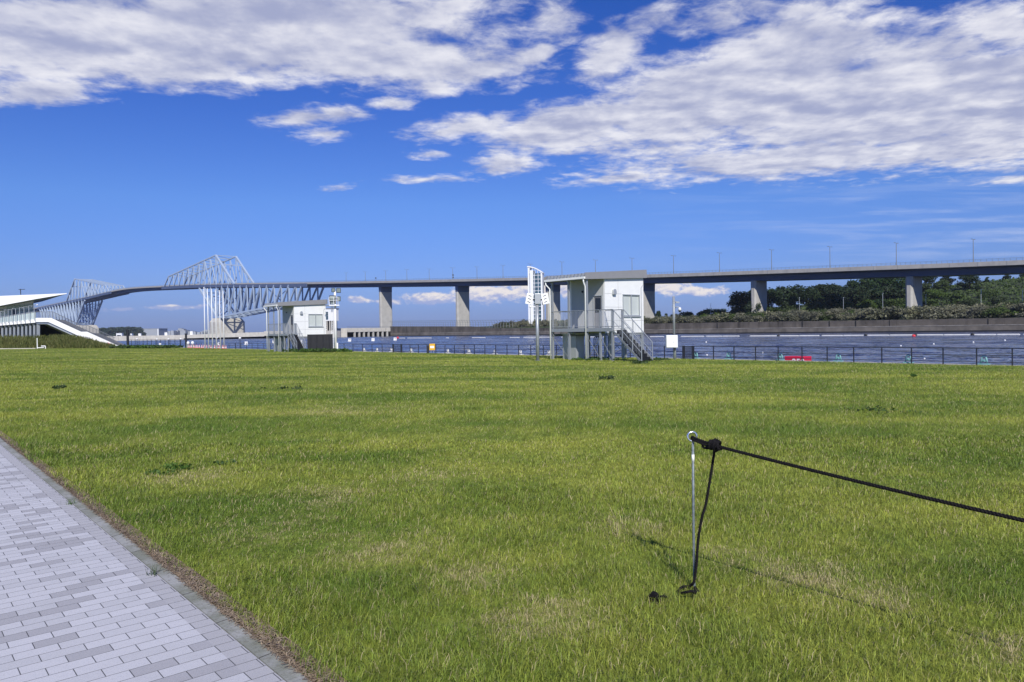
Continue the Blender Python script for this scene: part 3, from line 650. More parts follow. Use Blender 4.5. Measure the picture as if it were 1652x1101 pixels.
def shrub_proto(seed, leafmat='leaf_shrub'):
    gg = np.random.default_rng(seed); bl = []
    for i in range(9):
        a = gg.random() * 6.28; rr = 1.3 * gg.random() ** .5; s = .55 + .5 * gg.random(); bl.append((rr * math.cos(a) * 1.3, rr * math.sin(a) * 1.3, .5 + 1.6 * gg.random(), s, s, s * .8))
    V, Fc, rn = leaf_cloud(900, bl, .16, .4, seed=seed); o = np_obj('shrub', np_mesh('shrub', V, Fc, leafmat, rnd=rn)); return o
PS = [shrub_proto(200 + i) for i in range(5)] + [shrub_proto(220 + i, 'leaf_vine') for i in range(2)]
def shrubs():
    u = set(); n = 0
    for k in range(285):
        px = 800 + (k + g.random()) * (1730 - 800) / 285
        y_t = float(np.interp(px, [800, 830, 870, 960, 1040, 1080, 1180, 1330, 1470, 1560, 1652, 1740], [523, 519, 517, 517, 515, 513, 508, 500, 497, 493, 490, 488])) + 1.5
        f = g.random(); d = at(px, 1.0); yw = (WA.dot(WN) + 3.5) / (d.x * WN.x + d.y * WN.y)
        Y = yw + 4 + f * 34; p_ = at(px, Y)
        wz = wall_top((at(px, yw) - WA).dot(WD)) + .3
        ztop = P(px, y_t, Y).z; zb = wz - .6 + (max(ztop - 3.0, wz) - wz) * f; s = 1.2 + .9 * g.random()
        s = min(s, (ztop + .5 - zb) / 2.3) if f > .5 else s; s = max(s, .6)
        q = PS[(k * 3) % 5] if g.random() < .8 else PS[5 + k % 2]
        o = q if q.name not in u else q.copy()
        if q.name in u: COL.objects.link(o)
        u.add(q.name); o.location = (p_.x, p_.y, zb); o.scale = (s * 1.35, s * 1.35, s); o.rotation_euler = (0, 0, g.random() * 6.28)
        tag(o, 'feathery grey green shrub growing along the top of the seawall', 'shrub', 'shrubs along the top of the seawall')
shrubs()
for k in range(14):
    px = 838 + k * 4.2; d = at(px, 1.0); Y = (WA.dot(WN) + 4.0 + 2.5 * (k % 3)) / (d.x * WN.x + d.y * WN.y); p_ = at(px, Y); q = PS[k % 5].copy(); COL.objects.link(q)
    zt = P(px, 517.5 + 1.2 * math.sin(k * 2.3), Y).z; zb = wall_top((p_ - WA).dot(WD)) - .4; sc = (zt - zb) / 2.5; q.location = (p_.x, p_.y, zb); q.scale = (1.5, 1.5, sc); q.rotation_euler = (0, 0, k)
    tag(q, 'feathery grey green shrub growing along the top of the seawall', 'shrub', 'shrubs along the top of the seawall')
# lamp posts and low signs standing among the shrubs
def bank_lamp(px, y0, y1, Y, label):
    p_ = at(px, Y); z0 = P(px, y1, Y).z - 2.5; z1 = P(px, y0, Y).z
    r = empty('path_lamp', (p_.x, p_.y, z0), 0, label, 'lamp post', 'lamp posts in the far bank shrubs')
    b = MB(); b.tube([(0, 0, 0), (0, 0, z1 - z0)], .09, 8); b.build('pole', 'alu', r)
    b = MB(); b.box(-.15, .15, -.4, .15, z1 - z0 - .02, z1 - z0 + .28); b.build('lamp_head', 'galv', r, bevel=.05)
for a in [(1147, 491, 505, 420, 'thin lamp post in the scrub beside the low goal like frame'), (1176, 498, 516, 400, 'short lamp post at the left foot of the wooded hill'), (1246, 488, 506, 375, 'lamp post in the shrubs just right of the pier nearest the wood'), (1290, 481, 500, 345, 'lamp post against the dark trees, midway between two bridge piers'), (1361, 481, 496, 330, 'dim lamp post left of the pale one before the dark trees'), (1424.5, 474, 493, 320, 'pale lamp post left of the rightmost bridge pier'), (1583, 468, 492, 300, 'tall pale lamp post right of the rightmost bridge pier'), (1650, 469, 492, 295, 'lamp post in the shrubs cut by the right edge'), (1494, 476, 494, 335, 'thin lamp post close beside the rightmost bridge pier')]: bank_lamp(*a)
p_ = at(1170, 360); z0 = P(1170, 522, 360).z
r = empty('portal_frame', (p_.x, p_.y, z0), R(40), 'pale steel goal like frame standing in the shrubs above the wall', 'frame')
b = MB(); b.box(-.12, .12, -.12, .12, 0, 3.7); b.box(3.2, 3.44, -.12, .12, 0, 3.7); b.build('post', 'galv', r); b = MB(); b.box(-.3, 3.6, -.15, .15, 3.7, 3.95); b.build('crossbar', 'galv', r)
p_ = at(1053, 415); z0 = P(1053, 524, 415).z
r = empty('information_board', (p_.x, p_.y, z0), R(10), 'low white board with dark panels on the wall right of the near hut', 'board')
b = MB(); b.box(-1.7, 1.7, -.1, .1, .9, 2.2); b.build('board', 'white_paint', r); b = MB(); b.box(-1.3, -.2, -.13, -.101, 1.2, 1.8); b.box(.2, 1.2, -.13, -.101, 1.2, 1.7); b.build('panel', 'galv_dark', r)
for sx in (-1.3, 1.3):
    b = MB(); b.box(sx - .12, sx + .12, -.08, .08, -.4, .9); b.build('leg', 'white_paint', r)

# ------------------------------------------------------------------ bridge
T1 = at(367, 823); T2 = at(137, 1121); MD = (T2 - T1).normalized(); E0 = T1 - MD * 160; SPAN = (T2 - T1).length
lamps_px = [(1571, 386), (1447, 392), (1340, 398), (1246, 403), (1162, 408), (1088, 412.5), (1021, 416.5), (962, 419.5), (908, 422.5), (857, 426), (813, 428), (771, 430.5), (732, 432), (694, 434), (658, 435), (624, 437), (591, 438.5), (560, 440)]
AD = Vector((-.6626, .749, 0)); A0 = Vector((189, 305, 0))
def centre(t):   # t metres along the deck from the right-hand lamp; t>=582 is the straight truss part
    tj = (E0 - A0).dot(AD)
    a = A0 + AD * t; m = E0 + MD * (t - tj)
    k = min(1, max(0, (t - (tj - 160)) / 160)); k = k * k * (3 - 2 * k)
    end = E0 - (A0 + AD * tj)
    return (a + end * max(0, min(1, t / tj)) ** 2) if t < tj else m
TJ = (E0 - A0).dot(AD)
def frame(t):
    d = (centre(t + 2) - centre(t - 2)).normalized(); return d, Vector((-d.y, d.x, 0)) if (-d.y) < 0 else Vector((d.y, -d.x, 0))
# parapet-top heights read off the near edge
def near_z(px, py):
    tt = np.linspace(-140, TJ + 800, 4000); best = None
    u = at(px, 1.0).x
    lo, hi = -140.0, TJ + 800
    for _ in range(60):
        md = (lo + hi) / 2; c = centre(md); n_ = frame(md)[1]; q = c + n_ * 10.5
        if q.x / q.y > u: lo = md
        else: hi = md
    c = centre(lo) + frame(lo)[1] * 10.5
    return lo, P(px, py, c.y).z
ZT = sorted([near_z(*a) for a in [(1652, 420.3), (1560, 424), (1447, 428.5), (1330, 432.3), (1180, 438.5), (1030, 444), (860, 447.8), (730, 451), (600, 453.6), (500, 455.6), (400, 456.9), (320, 458), (251, 462), (215, 463.3), (190, 466.5), (144, 478.3), (106, 486.5), (60, 496.5)]])
ZT = [(-140, ZT[0][1] - 3.2)] + ZT; ZT.append((TJ + 1100, ZT[-1][1] - 9))
_tt = np.arange(-140, TJ + 1000, 5.0); _zz = np.interp(_tt, [a for a, _ in ZT], [b for _, b in ZT])
_zz = np.convolve(np.pad(_zz, 12, mode='edge'), np.ones(25) / 25, 'valid')
def deck_z(t): return float(np.interp(t, _tt, _zz))          # top of the near parapet
def bp(t, w, z): c = centre(t) + frame(t)[1] * w; return Vector((c.x, c.y, z))   # w>0: camera side
BR = empty('bridge', (E0.x, E0.y, ZW), 0, 'long viaduct and twin towered pale blue steel truss bridge crossing behind the water', 'bridge')
def bridge():
    ts = np.arange(-140, TJ + 900.1, 10.0)
    def loft(name, m, sect):
        b = MB()
        for t0, t1 in zip(ts[:-1], ts[1:]):
            r0 = [bp(t0, w, deck_z(t0) + dz) for w, dz in sect]; r1 = [bp(t1, w, deck_z(t1) + dz) for w, dz in sect]; n = len(sect)
            b.add(r0 + r1, [(i, (i + 1) % n, n + (i + 1) % n, n + i) for i in range(n)])
        return b.build(name, m, BR, True)
    loft('road_deck', 'asphalt', [(9.9, -1.0), (9.9, -1.45), (-9.9, -1.45), (-9.9, -1.0)])
    for s in (1, -1): loft('parapet', 'parapet', [(10.5 * s, 0), (10.5 * s, -1.75), (9.903 * s, -1.75), (9.903 * s, 0)])
    loft('girder', 'girder', [(9.7, -1.453), (9.7, -1.9), (6.2, -2.3), (5.6, -4.7), (-5.6, -4.7), (-6.2, -2.3), (-9.7, -1.9), (-9.7, -1.453)])
    for s in (1, -1):
        b = MB()
        for t0, t1 in zip(ts[:-1], ts[1:]):
            b.bar(bp(t0, 10.2 * s, deck_z(t0) + 1.0), bp(t1, 10.2 * s, deck_z(t1) + 1.0), .09)
            if t0 < 620:
                b.bar(bp(t0, 10.2 * s, deck_z(t0) + .5), bp(t1, 10.2 * s, deck_z(t1) + .5), .06)
        for t in np.arange(-140, TJ + 800, 2.0): b.bar(bp(t, 10.2 * s, deck_z(t)), bp(t, 10.2 * s, deck_z(t) + 1.0), .09)
        b.build('railing', 'galv_dark', BR, True)
    b = MB()
    for t in np.arange(-135, TJ + 10, 10.0):
        for w0 in (10.503, ): b.hexa([bp(t, w0, deck_z(t) - 1.7), bp(t + .14, w0, deck_z(t) - 1.7), bp(t + .14, w0 + .03, deck_z(t) - 1.7), bp(t, w0 + .03, deck_z(t) - 1.7), bp(t, w0, deck_z(t) - .05), bp(t + .14, w0, deck_z(t) - .05), bp(t + .14, w0 + .03, deck_z(t) - .05), bp(t, w0 + .03, deck_z(t) - .05)])
    b.build('parapet_joint', 'galv_dark', BR, True)
    # viaduct piers
    for px, cap in [(623, 1), (747, 1), (893, 1), (1045, 1), (1225, 0), (1475, 0)]:
        u = at(px, 1.0).x; lo, hi = -140.0, TJ
        for _ in range(50):
            md = (lo + hi) / 2; c = centre(md)
            if c.x / c.y > u: lo = md
            else: hi = md
        t = lo; zt = deck_z(t) - 4.71; hw, hl = 5.9, 1.5; ch = .75
        ring = lambda z, f=1.0: [bp(t + dl * f, w * f, z) for dl, w in ((-hl + ch, hw), (hl - ch, hw), (hl, hw - ch), (hl, -hw + ch), (hl - ch, -hw), (-hl + ch, -hw), (-hl, -hw + ch), (-hl, hw - ch))]
        zc = zt - (4.4 if cap else 0)
        b = MB(); r0, r1 = ring(ZW - 2), ring(zc); b.add(r0 + r1, [tuple(range(8)), tuple(range(8, 16))] + [(i, (i + 1) % 8, 8 + (i + 1) % 8, 8 + i) for i in range(8)]); pr = b.build('pier', 'concrete', BR, True)
        if cap:
            b = MB(); r0, r1 = ring(zc + .01, 1.02), ring(zt, 1.05); b.add(r0 + r1, [tuple(range(8)), tuple(range(8, 16))] + [(i, (i + 1) % 8, 8 + (i + 1) % 8, 8 + i) for i in range(8)]); b.build('pier_head', 'girder', pr, True)
    # steel trusses
    PN = 13.333; WT = 11.6
    def tz(x): return deck_z(TJ + x) - 1.2                    # chord level beside the deck
    zpk = P(351, 412, 814).z; zlf = P(258.6, 446, 890).z; zft = P(351, 512.5, 814).z; zen = P(482, 486.5, 707).z
    L = 2 * 160 + SPAN
    for half in (0, 1):
        X = (lambda x: x) if half == 0 else (lambda x: L - x)
        q = lambda x, w, z: bp(TJ + X(x), w, z); TH = 1.3 if half == 0 else 1.55
        d = lambda x: tz(X(x))
        def up(x):
            s = x - 160
            return d(x) + (zpk - d(160)) * (s + 40) / 40 if s <= 0 else zpk + (zlf - zpk) * s / 120
        def lowz(x):
            s = x - 160
            return zen + (zft - zen) * x / 160 if s <= 0 else zft + (d(200) - 4 - zft) * s / 40
        for w in (WT, -WT):
            b = MB(); b.bar(q(120, w, d(120)), q(160, w, zpk), 1.9, 1.9)
            xs = [160 + k * PN for k in range(10)]
            for x0, x1 in zip(xs[:-1], xs[1:]): b.bar(q(x0, w, up(x0)), q(x1, w, up(x1)), 1.3, 1.3)
            b.bar(q(280, w, up(280)), q(293.3, w, d(293.3)), 1.2, 1.2); b.build('top_chord', 'steel_bridge', BR, True)
            b = MB(); xs = [k * PN for k in range(13)]
            for x0, x1 in zip(xs[:-1], xs[1:]): b.bar(q(x0, w, lowz(x0)), q(x1, w, lowz(x1)), 1.5, 1.7)
            b.bar(q(160, w, zft), q(200, w, d(200) - 4), 2.0, 2.0); b.bar(q(0, w, zen), q(-10, w, d(0) - 3.5), 1.5, 1.5); b.build('bottom_chord', 'steel_bridge', BR, True)
            b = MB()
            for x0 in np.arange(-20, 293, PN): b.bar(q(x0, w, d(x0) - 1.6), q(x0 + PN, w, d(x0 + PN) - 1.6), 1.1, 3.2)
            b.build('deck_chord', 'girder', BR, True)
            for k in range(0, 22):
                x = k * PN
                if k <= 14:
                    z0 = lowz(x) if k <= 14 else d(x)
                    MB().bar(q(x, w, z0), q(x, w, d(x) - 1), .85 * TH).build('truss_vertical', 'steel_bridge', BR, True)
                if k <= 11: MB().bar(q(x + PN, w, lowz(x + PN)), q(x, w, d(x) - 1.4), 1.0 * TH).build('truss_diagonal', 'steel_bridge', BR, True)
                elif k in (12, 13): MB().bar(q(x, w, lowz(x)), q(x + PN, w, d(x + PN) - 3), .9).build('truss_diagonal', 'steel_bridge', BR, True)
                if 10 <= k <= 21:
                    if k <= 21: MB().bar(q(x, w, d(x)), q(x, w, up(min(x, 280))), .7 * TH).build('truss_vertical', 'steel_bridge', BR, True)
                if 9 <= k <= 11: MB().bar(q(x + PN, w, up(x + PN)), q(x, w, d(x)), .7).build('truss_diagonal', 'steel_bridge', BR, True) if k > 9 else None
                elif 12 <= k <= 13: MB().bar(q(x + PN, w, up(x + PN)) , q(x, w, d(x)), .7).build('truss_diagonal', 'steel_bridge', BR, True) if k == 99 else MB().bar(q(x + PN, w, up(x + PN)), q(x, w, d(x)), .8).build('truss_diagonal', 'steel_bridge', BR, True)
                elif 14 <= k <= 20: MB().bar(q(x + PN, w, d(x + PN)), q(x, w, up(x)), .8).build('truss_diagonal', 'steel_bridge', BR, True)
        for k in range(12, 22):
            x = k * PN; MB().bar(q(x, WT, up(x)), q(x, -WT, up(x)), .7).build('cross_beam', 'steel_bridge', BR, True)
            if k < 21 and half == 0: MB().bar(q(x, WT, up(x)), q(x + PN, -WT, up(x + PN)), .4).build('cross_brace', 'steel_bridge', BR, True)
        MB().bar(q(147, WT, up(147)), q(147, -WT, up(147)), 1.0).build('cross_beam', 'steel_bridge', BR, True)
        b = MB()
        for k in range(0, 13):
            x = k * PN; b.bar(q(x, WT, lowz(x)), q(x, -WT, lowz(x)), .7)
            if k < 12: b.bar(q(x, WT, lowz(x)), q(x + PN, -WT, lowz(x + PN)), .5); b.bar(q(x, -WT, lowz(x)), q(x + PN, WT, lowz(x + PN)), .5)
            if k in (4, 8, 11, 12):
                b.bar(q(x, WT, lowz(x)), q(x, -WT, d(x) - 4), .6); b.bar(q(x, -WT, lowz(x)), q(x, WT, d(x) - 4), .6)
        for f in (.3, .6, .85):
            a0 = q(160 + 40 * f, WT, zft + (d(200) - 4 - zft) * f); a1 = q(160 + 40 * f, -WT, zft + (d(200) - 4 - zft) * f); b.bar(a0, a1, .8)
        for f0, f1 in ((0, .3), (.3, .6), (.6, .85)):
            zz = lambda f: zft + (d(200) - 4 - zft) * f
            for s in (1, -1): b.bar(q(160 + 40 * f0, s * WT, zz(f0)), q(160 + 40 * f1, -s * WT, zz(f1)), .6)
        b.build('sway_bracing', 'steel_bridge', BR, True)
        # tower pier
        b = MB(); l0, w0 = 7.0, 17.0
        ring = lambda z, l, w: [q(160 - l, w, z), q(160 + l, w, z), q(160 + l, -w, z), q(160 - l, -w, z)]
        b.hexa(ring(ZW - 3, l0, w0) + ring(zft - 5, l0, w0)); b.hexa(ring(zft - 4.995, l0, w0) + ring(zft - .9, l0 - 1, w0 - 3.2)); b.build('tower_pier', 'concrete_light', BR, True)
        b = MB(); b.hexa(ring(ZW - 3, 13, 22) + ring(2.5, 13, 22)); b.build('pier_footing', 'concrete', BR, True)
        b = MB(); ring2 = lambda z, l, w: [q(-l - 3, w, z), q(l - 3, w, z), q(l - 3, -w, z), q(-l - 3, -w, z)]
        b.hexa(ring2(ZW - 3, 4, 13) + ring2(zen - 1.2, 4, 13)); b.build('pier', 'concrete', BR, True)
bridge()
# street lamps on the median
def bridge_lamps():
    proto = None
    for i, (px, py) in enumerate(lamps_px):
        u = at(px, 1.0).x; lo, hi = -140.0, TJ + 100
        for _ in range(50):
            md = (lo + hi) / 2; c = centre(md)
            if c.x / c.y > u: lo = md
            else: hi = md
        c = centre(lo); zb = deck_z(lo) - 1.0; zt = P(px, py, c.y).z
        if proto is None:
            proto = empty('street_lamp', (0, 0, 0)); H = 10.0
            b = MB(); b.tube([(0, 0, 0), (0, 0, 3), (0, 0, H)], [.17, .14, .10], 8); b.build('pole', 'galv_dark', proto)
            b = MB(); b.tube([(0, -1.0, H + .02), (0, 0, H - .05), (0, 1.0, H + .02)], .05, 6); b.build('lamp_arm', 'galv_dark', proto)
            for s in (-1, 1):
                b = MB(); b.box(-.16, .16, s * 1.35 - .42, s * 1.35 + .42, H - .04, H + .12); b.build('lamp_head', 'galv_dark', proto, bevel=.03)
            o = proto
        else: o = copy_tree(proto)
        o.location = (c.x, c.y, zb); o.scale = (1.2, 1.2, (zt - zb) / 10.1); o.rotation_euler = (0, 0, math.atan2(AD.y, AD.x))
        d_ = 'rightmost of the' if i == 0 else ('second from the right of the' if i == 1 else ('third from the right of the' if i == 2 else None))
        tag(o, 'slim double headed lamp standing along the middle of the viaduct deck', 'street lamp', 'double headed lamps along the viaduct deck')
    for px, y0, yb in [(732.5, 443, 452), (608, 448, 453.5)]:
        c = at(px, 560 if px > 700 else 660); z0 = P(px, yb, c.y).z; z1 = P(px, y0, c.y).z
        r = empty('traffic_camera', (c.x, c.y, z0), 0, 'dark camera mast on the bridge parapet, ' + ('taller, beside a lamp post' if px > 700 else 'shorter, left of the leftmost plain pier'), 'camera mast')
        b = MB(); b.tube([(0, 0, -1), (0, 0, z1 - z0)], .15, 6); b.build('pole', 'galv_dark', r); b = MB(); b.box(-.7, .5, -.4, .4, z1 - z0 - .9, z1 - z0); b.build('camera', 'black', r, bevel=.1)
        if px > 700: b = MB(); b.box(-.6, .5, -.4, .4, z1 - z0 - 2.7, z1 - z0 - 1.8); b.build('camera', 'black', r, bevel=.1)
bridge_lamps()

# ------------------------------------------------------------------ dike and water gate at the end of the canal
def dike():
    a = at(640, 586); z_top = 2.6
    r = empty('dike', (a.x, a.y, ZW), 0, 'low concrete dike with a dark arcade closing the end of the canal', 'dike')
    def seg(px0, Y0, px1, Y1, yt, yb, th, name, m, par=r):
        p0, p1 = at(px0, Y0), at(px1, Y1); d = (p1 - p0).normalized(); n = Vector((-d.y, d.x, 0)); n = n if n.y > 0 else -n
        z0t, z1t = P(px0, yt[0], Y0).z, P(px1, yt[1], Y1).z; z0b, z1b = (P(px0, yb[0], Y0).z, P(px1, yb[1], Y1).z) if yb else (ZW - 2, ZW - 2)
        up = lambda q, z: Vector((q.x, q.y, z)); b = MB()
        b.hexa([up(p0, z0b), up(p1, z1b), up(p1 + n * th, z1b), up(p0 + n * th, z0b), up(p0, z0t), up(p1, z1t), up(p1 + n * th, z1t), up(p0 + n * th, z0t)])
        return b.build(name, m, par, True)
    seg(560, 560, 630, 588, (529.5, 529), (536.2, 534.8), 8, 'arcade_deck', 'concrete_light')
    seg(560, 568, 630, 596, (536.3, 534.9), None, 3, 'arcade_shade', 'shade_fill')  # black sheet paints the shade inside the arcade openings
    for k in range(8):
        px = 571.5 + k * 7.5; Y = 560 + (px - 560) * .4; seg(px, Y, px + 2.3, Y + .9, (535.6 - k * .13, 535.6 - k * .13), None, 1.2, 'arcade_pillar', 'concrete')
    seg(543, 556, 560, 558, (530, 530), None, 10, 'end_block', 'concrete_light')
    seg(426, 545, 543, 556, (534.8, 533), (542, 540.5), 6, 'roadway_beam', 'concrete_light')
    seg(426, 553, 543, 564, (542.1, 540.6), None, 3, 'roadway_shadow_wall', 'shade_fill')  # black sheet paints the shadow gap beneath the roadway
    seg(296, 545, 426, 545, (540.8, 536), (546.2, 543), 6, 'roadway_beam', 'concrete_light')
    seg(296, 552, 426, 553, (546.3, 543.1), None, 3, 'roadway_shadow_wall', 'shade_fill')
    seg(150, 545, 296, 545, (543.2, 540.8), None, 6, 'roadway_beam', 'concrete_light')
    f = MB()
    for k in range(60):
        px = 560 + k * 1.17; Y = 560 + (px - 560) * .4; q = at(px, Y); q.z = P(px, 529.3, Y).z; f.bar(q, q + Vector((0, 0, 1.1)), .07)
    for k in range(0, 60):
        px = 560 + k * 1.17; Y = 560 + (px - 560) * .4; q = at(px, Y); q.z = P(px, 529.3, Y).z; q2 = at(px + 1.17, Y + .47); q2.z = P(px + 1.17, 529.3, Y + .47).z; f.bar(q + Vector((0, 0, 1.1)), q2 + Vector((0, 0, 1.1)), .07); f.bar(q + Vector((0, 0, .55)), q2 + Vector((0, 0, .55)), .07)
    f.build('railing', 'fence_wire', r, True)
dike()
def gatehouse():
    c = at(533, 540); z0 = ZW; r = empty('gatehouse', (c.x, c.y, z0), R(-20), 'white gatehouse with a tall window strip on the dike behind the far hut', 'gatehouse')
    Z = lambda y: P(533, y, 540).z - z0
    b = MB(); b.box(-5.3, 5.3, -3, 3, Z(518), Z(499)); w = b.build('upper_room', 'white', r)
    b = MB(); b.box(-2.8, 0.4, -3.15, -3.01, Z(516), Z(503.5)); b.build('window', 'tower_glass', w)
    b = MB(); b.box(-2.95, .55, -3.2, -3.16, Z(510.2), Z(509.6)); b.box(-2.95, .55, -3.2, -3.16, Z(507), Z(506.5)); b.box(-1.3, -1.1, -3.2, -3.162, Z(516), Z(503.5)); b.build('window_bar', 'galv', w)
    b = MB(); b.box(-5.7, 5.7, -3.3, 3.3, Z(499) + .002, Z(497.8)); b.build('roof', 'fascia', r)
    for x in (-5, -1, 1.4, 5): b = MB(); b.box(x - .35, x + .35, -2.8, -2.1, Z(534), Z(518.01)); b.build('column', 'concrete_light', r)
    b = MB(); b.box(-4.6, 4.6, -1, 2, Z(534), Z(518.01)); b.build('gate_shade', 'shade_fill', r)  # black box, the shade of the opening below the room painted in
    b = MB()
    for k in range(5): b.bar((-5, -2.9, Z(520 + 3 * k)), (-1.2, -2.9, Z(520 + 3 * k)), .25)
    b.bar((-5, -2.95, Z(521)), (-1.2, -2.95, Z(533)), .3); b.build('stair_lattice', 'white_paint', r)
    b = MB(); b.box(-6, 6, -4, 4, -2, Z(533.9)); b.build('base', 'concrete_light', r)
    b = MB(); b.tube([(-3.2, -6, -2), (-3.2, -6, Z(536.5))], 2.2, 20); b.build('gate_pier', 'concrete_light', r)
gatehouse()
def kiosks():
    for i, (px, y0, y1, w, lab) in enumerate([(226, 538, 544, 3.5, 'small white cabinet on the dike below the far tree clump'), (268.5, 536.3, 543, 4, 'larger pale blue white cabinet on the dike right of the warehouse'), (309.5, 534.3, 541, 3.8, 'white cabinet on the dike just right of the tall black post')]):
        c = at(px, 547.5); z0 = P(px, y1, 547.5).z; h = P(px, y0, 547.5).z - z0; hw = w * 547 / 1200 / 2 * 1.1
        r = empty('control_cabinet', (c.x, c.y, z0 - .4), 0, lab, 'cabinet')
        b = MB(); b.box(-hw, hw, -.8, .8, 0, h + .3); b.build('body', 'white', r, bevel=.05); b = MB(); b.box(-hw * .8, -.05, -.84, -.801, .5, h); b.box(.05, hw * .8, -.84, -.801, .5, h); b.build('door', 'white_paint', r); b = MB(); b.box(-hw - .2, hw + .2, -1, 1, h + .3, h + .5); b.build('roof', 'galv', r)
kiosks()
def wall_fence():
    "fence with inward curved posts along the dike top and the left end of the seawall"
    p0 = bank(WL - 4, 3.0); r = empty('curved_post_fence', (p0.x, p0.y, wall_top(WL)), 0, 'tall wire fence on curved posts running along the left end of the seawall', 'fence')
    pts = []
    for k in range(58): s = WL + 4 - k * 3.2; pts.append((bank(s, 4.0, wall_top(min(s, WL)) - .2), s))
    w = MB()
    for i, (q, s) in enumerate(pts):
        px = 826 + q.x / q.y * 1200; h = 5.6 if px > 640 else 5
        z1 = P(px, np.interp(px, [600, 860], [518.5, 516.0]), q.y).z; h = z1 - q.z
        b = MB(); pp = [q, q + Vector((0, 0, h * .7)), q + Vector((-.35, -.1, h * .88)), q + Vector((-1.1, -.4, h))]
        b.tube(pp, .13, 5); b.build('post', 'galv_dark', r, True)
        if i: 
            for f in (.08, .36, .68): w.bar(pts[i - 1][0] + Vector((0, 0, ph * f)), q + Vector((0, 0, h * f)), .08)
            w.bar(pv, pp[3], .08)
        ph = h; pv = pp[3]
    w.build('wire', 'fence_wire', r, True)
wall_fence()
def white_tower():
    Y = 468; c = at(866, Y); z0 = P(866, 523, Y).z; Z = lambda y: P(866, y, Y).z - z0
    r = empty('tower', (c.x, c.y, z0), R(-10), 'white tower with a curved crown and dark glass grid behind the speaker mast', 'tower')
    H = Z(436); hw = 4.55
    b = MB(); b.box(-hw, -hw + 1.0, -4.2, 4.2, 0, Z(432.5)); b.build('side_wall', 'tower_white', r)
    b = MB(); b.box(-hw + 1.35, -hw + 3.4, -4.4, 4.0, 0, Z(437)); b.build('stair_shaft', 'tower_white', r)
    b = MB(); b.box(hw - 1.0, hw, -4.2, 4.2, 0, Z(440)); b.build('side_wall', 'tower_white', r)
    core = MB(); core.box(-hw + 3.41, hw - 1.01, -3.9, 3.9, 0, Z(442)); cw = core.build('glass_body', 'tower_glass', r)
    nf = 13
    for k in range(nf):
        z = Z(442) * (k + .5) / nf * 1.0; b = MB(); b.box(-hw + 3.41, hw - 1.01, -4.05, -3.905, z - .13, z + .13); b.build('spandrel', 'tower_white', r)
    for x in (-.35, 1.9): b = MB(); b.box(x - .13, x + .13, -4.12, -3.906, 0, Z(442)); b.build('mullion', 'tower_white', r)
    n = 12; ring = []; ring2 = []
    for i in range(n + 1):
        f = i / n; x = -hw - .3 + (2 * hw + .6) * f; y = 430.2 + 10.2 * (f ** 1.9); ring.append((x, -4.5, Z(y))); ring2.append((x, -4.5, Z(y) - .75))
    b = MB(); b.prism(ring + ring2[::-1], (0, 9, 0)); b.build('roof_crown', 'tower_white', r)
    b = MB()
    for i in range(2, n - 1, 2): b.bar((ring2[i][0], -4.3, ring2[i][2]), (ring2[i][0], -4.3, Z(442)), .25)
    b.build('crown_strut', 'tower_white', r)
white_tower()

